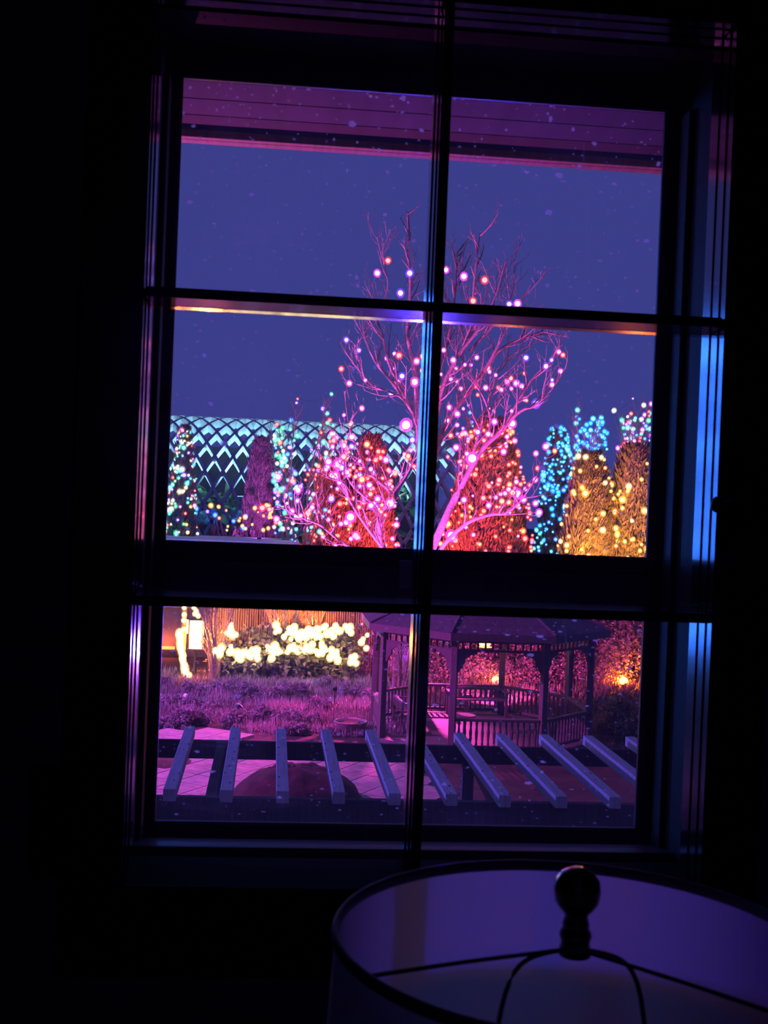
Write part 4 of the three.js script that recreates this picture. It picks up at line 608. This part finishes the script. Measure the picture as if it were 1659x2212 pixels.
  // bushes closing the view behind the gazebo and along the back
  const bush = [[800, 1478, 2.4, 2.5, 0.08, 'leafy pink-lit bush between fence and gazebo'], [850, 1476, 2.0, 2.7, 0.08, 'leafy pink-lit bush just left of the gazebo'], [925, 1472, 2.6, 3.0, 0.08, 'magenta-lit bush behind the left end of the gazebo'], [990, 1476, 2.4, 2.8, 0.08, 'magenta-lit bush behind the left front post of the gazebo'], [1045, 1468, 2.2, 2.6, 0.08, 'pink-lit bush behind the hanging lantern'], [1100, 1470, 2.2, 3.0, 0.085, 'orange-lit bush right of the middle garden lamp'], [1160, 1474, 2.2, 3.1, 0.095, 'dark bush behind the right front post of the gazebo'], [1230, 1482, 2.6, 3.2, 0.095, 'dark red evergreen bush seen through the right side of the gazebo'], [1290, 1484, 2.4, 3.1, 0.095, 'dark red evergreen bush behind the right corner of the gazebo'], [1350, 1490, 2.4, 3.8, 0.10, 'tall orange-lit bush at the right edge of the view'], [1425, 1490, 2.6, 3.8, 0.10, 'tall bush beyond the right side of the window'], [1362, 1590, 1.5, 0.75, 0.11, 'low dark red shrub at the foot of the right garden lamp'], [1430, 1600, 1.8, 0.9, 0.11, 'low dark shrub beyond the right edge of the view']];
  [945, 1000, 1058, 1118, 1180, 1242, 1300].forEach((x, k) => bush.push([x, 1479, 1.35, 0.8, 0.08, 'low leafy shrub at the foot of the bushes behind the gazebo, ' + ['leftmost of the row', 'second from the left', 'third from the left', 'the middle one', 'third from the right', 'second from the right', 'rightmost of the row'][k]]));
  bush.forEach(([x, y, w, h, l, lab], k) => { const c = y > 1550 ? onY(x, y) : at(x, y, k >= 13 ? -32.9 : -33.7 - (k % 3) * 0.4); shrub(lab, c, w, h, k < 13 ? 4200 : 1100, k > 5 && k < 9 ? M.conifer : M.leaf, l, 720 + k, { lumps: 14 }); });
  [[1052, 1480, 741], [978, 1480, 742]].forEach(([x, y, s], k) => bareShrub(['thin dark bare tree behind the middle of the gazebo', 'thin dark bare tree behind the left part of the gazebo'][k], at(x, y, -33.6), 3.6, 1.6, 3, s, M.darkBark, { thick: 1.6 }));
  // orange garden lamps
  [[1071, 1470, 'round orange garden lamp glowing behind the gazebo railing'], [1347, 1471, 'round orange garden lamp glowing right of the gazebo']].forEach(([x, y, lab]) => { const p = at(x, y, -32.6), G = thing('garden_lamp', lab, 'garden lamp', [p.x, 0, p.z]); part('stem', cyl(v3(0, -0.05, 0), v3(0, p.y - 0.1, 0), 0.04, 0.035, 10), M.lampBody, G); part('lamp_globe', new THREE.SphereGeometry(0.12, 20, 14).translate(0, p.y, 0), std({ color: rgb(0.1, 0.05, 0.02), emissive: rgb(1, 0.42, 0.06), emissiveIntensity: 14 }), G); part('collar', new THREE.CylinderGeometry(0.075, 0.06, 0.05, 16).translate(0, p.y - 0.115, 0), M.lampBody, G); lampIn(p, LIGHTS.orange.c, LIGHTS.orange.i, 6); });
  // three red bulbs on a branch above the gazebo corner
  stringLight('three small red bulbs hanging left of the gazebo roof', [[838, 1330], [824, 1340], [782, 1348]].map(([x, y]) => ({ p: at(x, y, -26.3), c: 'r', s: 0.8 })), 0.05, 6);
}

// ---------------------------------------------------------------- floodlights
{
  const f1 = onY(517, 1562), f2 = at(1010, 1500, -28.3), A = (x, y, z) => v3(x, y, z);
  flood('black floodlight on a stake in the bed, aimed at the pink tree', A(f1.x, at(517, 1524, f1.z).y, f1.z), at(900, 900, TREEZ), LIGHTS.pink.c, LIGHTS.pink.i, 0.66, { glow: 2, size: 0.07 });
  flood('floodlight low behind the gazebo, aimed up at the pink tree', A(f2.x, 0.35, -28.3), at(1000, 800, TREEZ), LIGHTS.pink.c, LIGHTS.pink.i * 0.35, 0.8, {});
  const bb = at(1075, 1470, -28.6); flood('added magenta floodlight behind the gazebo, aimed at the back bushes', A(bb.x, 0.4, -28.6), at(1060, 1400, -34.6), LIGHTS.magenta.c, 200, 1.15, {});  // added lamp, hidden by the gazebo, that brightens the bushes
  const r1 = at(905, 1450, -35.4); flood('red floodlight behind the fence, aimed at the red conifers', A(r1.x, 2.3, -35.4), at(900, 1080, CZ), LIGHTS.red.c, LIGHTS.red.i, 1.0, {});
  const p1 = at(560, 1168, -38.4); flood('purple floodlight on the flat roof, aimed at the purple conifer', A(p1.x, p1.y + 0.08, -38.4), at(560, 1020, CZ - 2), LIGHTS.purple.c, LIGHTS.purple.i, 0.7, { size: 0.07 });
  const g1 = at(1310, 1300, -33); flood('amber floodlight behind the gazebo, aimed at the golden conifers', A(g1.x, 3.4, -33.5), at(1320, 1090, CZ + 4), LIGHTS.gold.c, LIGHTS.gold.i, 0.8, {});
  // magenta wash over bed, paving and gazebo from a lamp strapped to the tree
  const m = at(905, 1240, TREEZ + 0.3); flood('magenta floodlight strapped to the trunk of the pink tree', A(m.x, m.y, TREEZ + 0.34), A(2.0, 0, -25.5), LIGHTS.magenta.c, LIGHTS.magenta.i, 0.62, { bracket: (s, c) => box(-0.05, 0.05, c.y - 0.06, c.y + 0.06, -0.2, -0.05) });
  // added unseen lamp at the left: violet-magenta wash over paving, bed and rafters
  flood('added unseen violet floodlight on a tall pole beyond the left side of the window', A(-8.5, 7.5, -21), A(0.8, 0, -23.5), LIGHTS.wash.c, LIGHTS.wash.i, 0.85, { bracket: (s, c) => cyl(v3(-0.25, 0, 0), v3(-0.25, c.y + 0.05, 0), 0.07, 0.05, 12) });
  // blue wash over the pergola from the left, turned away from the house
  flood('blue floodlight on a pole left of the pergola, turned along the rafters', A(-8.2, 3.7, -14.5), A(4, 2.6, -9.6), LIGHTS.blue.c, LIGHTS.blue.i, 0.5, { bracket: (s, c) => cyl(v3(-0.2, 0, 0), v3(-0.2, c.y + 0.04, 0), 0.05, 0.04, 12) });
  for (const [x, lab] of [[600, 'orange floodlight behind the hedge, left of two'], [672, 'orange floodlight behind the hedge, right of two']]) { const q = at(x, 1360, -32.66); flood(lab, A(q.x, 1.52, -32.62), A(q.x + 0.05, 2.1, -33.1), LIGHTS.orange.c, 26, 1.35, { size: 0.045 }); }
  // violet lamp strapped low on the trunk behind the centre bar, turned to the house front
  const t = at(899, 1440, TREEZ + 0.5); flood('violet floodlight low on the trunk of the pink tree, turned to the house', A(t.x, 1.05, TREEZ + 0.42), A(0.35, 5.0, 0), LIGHTS.violet.c, LIGHTS.violet.i, 0.13, { size: 0.08, radius: 10, glow: 2, bracket: (s, c) => box(-0.05, 0.05, c.y - 0.06, c.y + 0.06, -0.25, -0.05) });
  // added pink lamp on the near girder, put there to light the eave
  const e = at(96, 1722, -8.62); flood('small added pink floodlight on the left end of the near pergola girder', A(e.x, 2.70, -8.6), A(0.3, 2.7 + 8.2 * Math.tan(45.3 * DEG), -0.8), LIGHTS.eave.c, LIGHTS.eave.i, 26 * DEG, { blend: 0.14, size: 0.05, radius: 2.5, glow: 2, bracket: (s, c) => box(-0.03, 0.03, 2.605, c.y - 0.03, -0.03, 0.0) });
}
renderer.render(scene, camera);
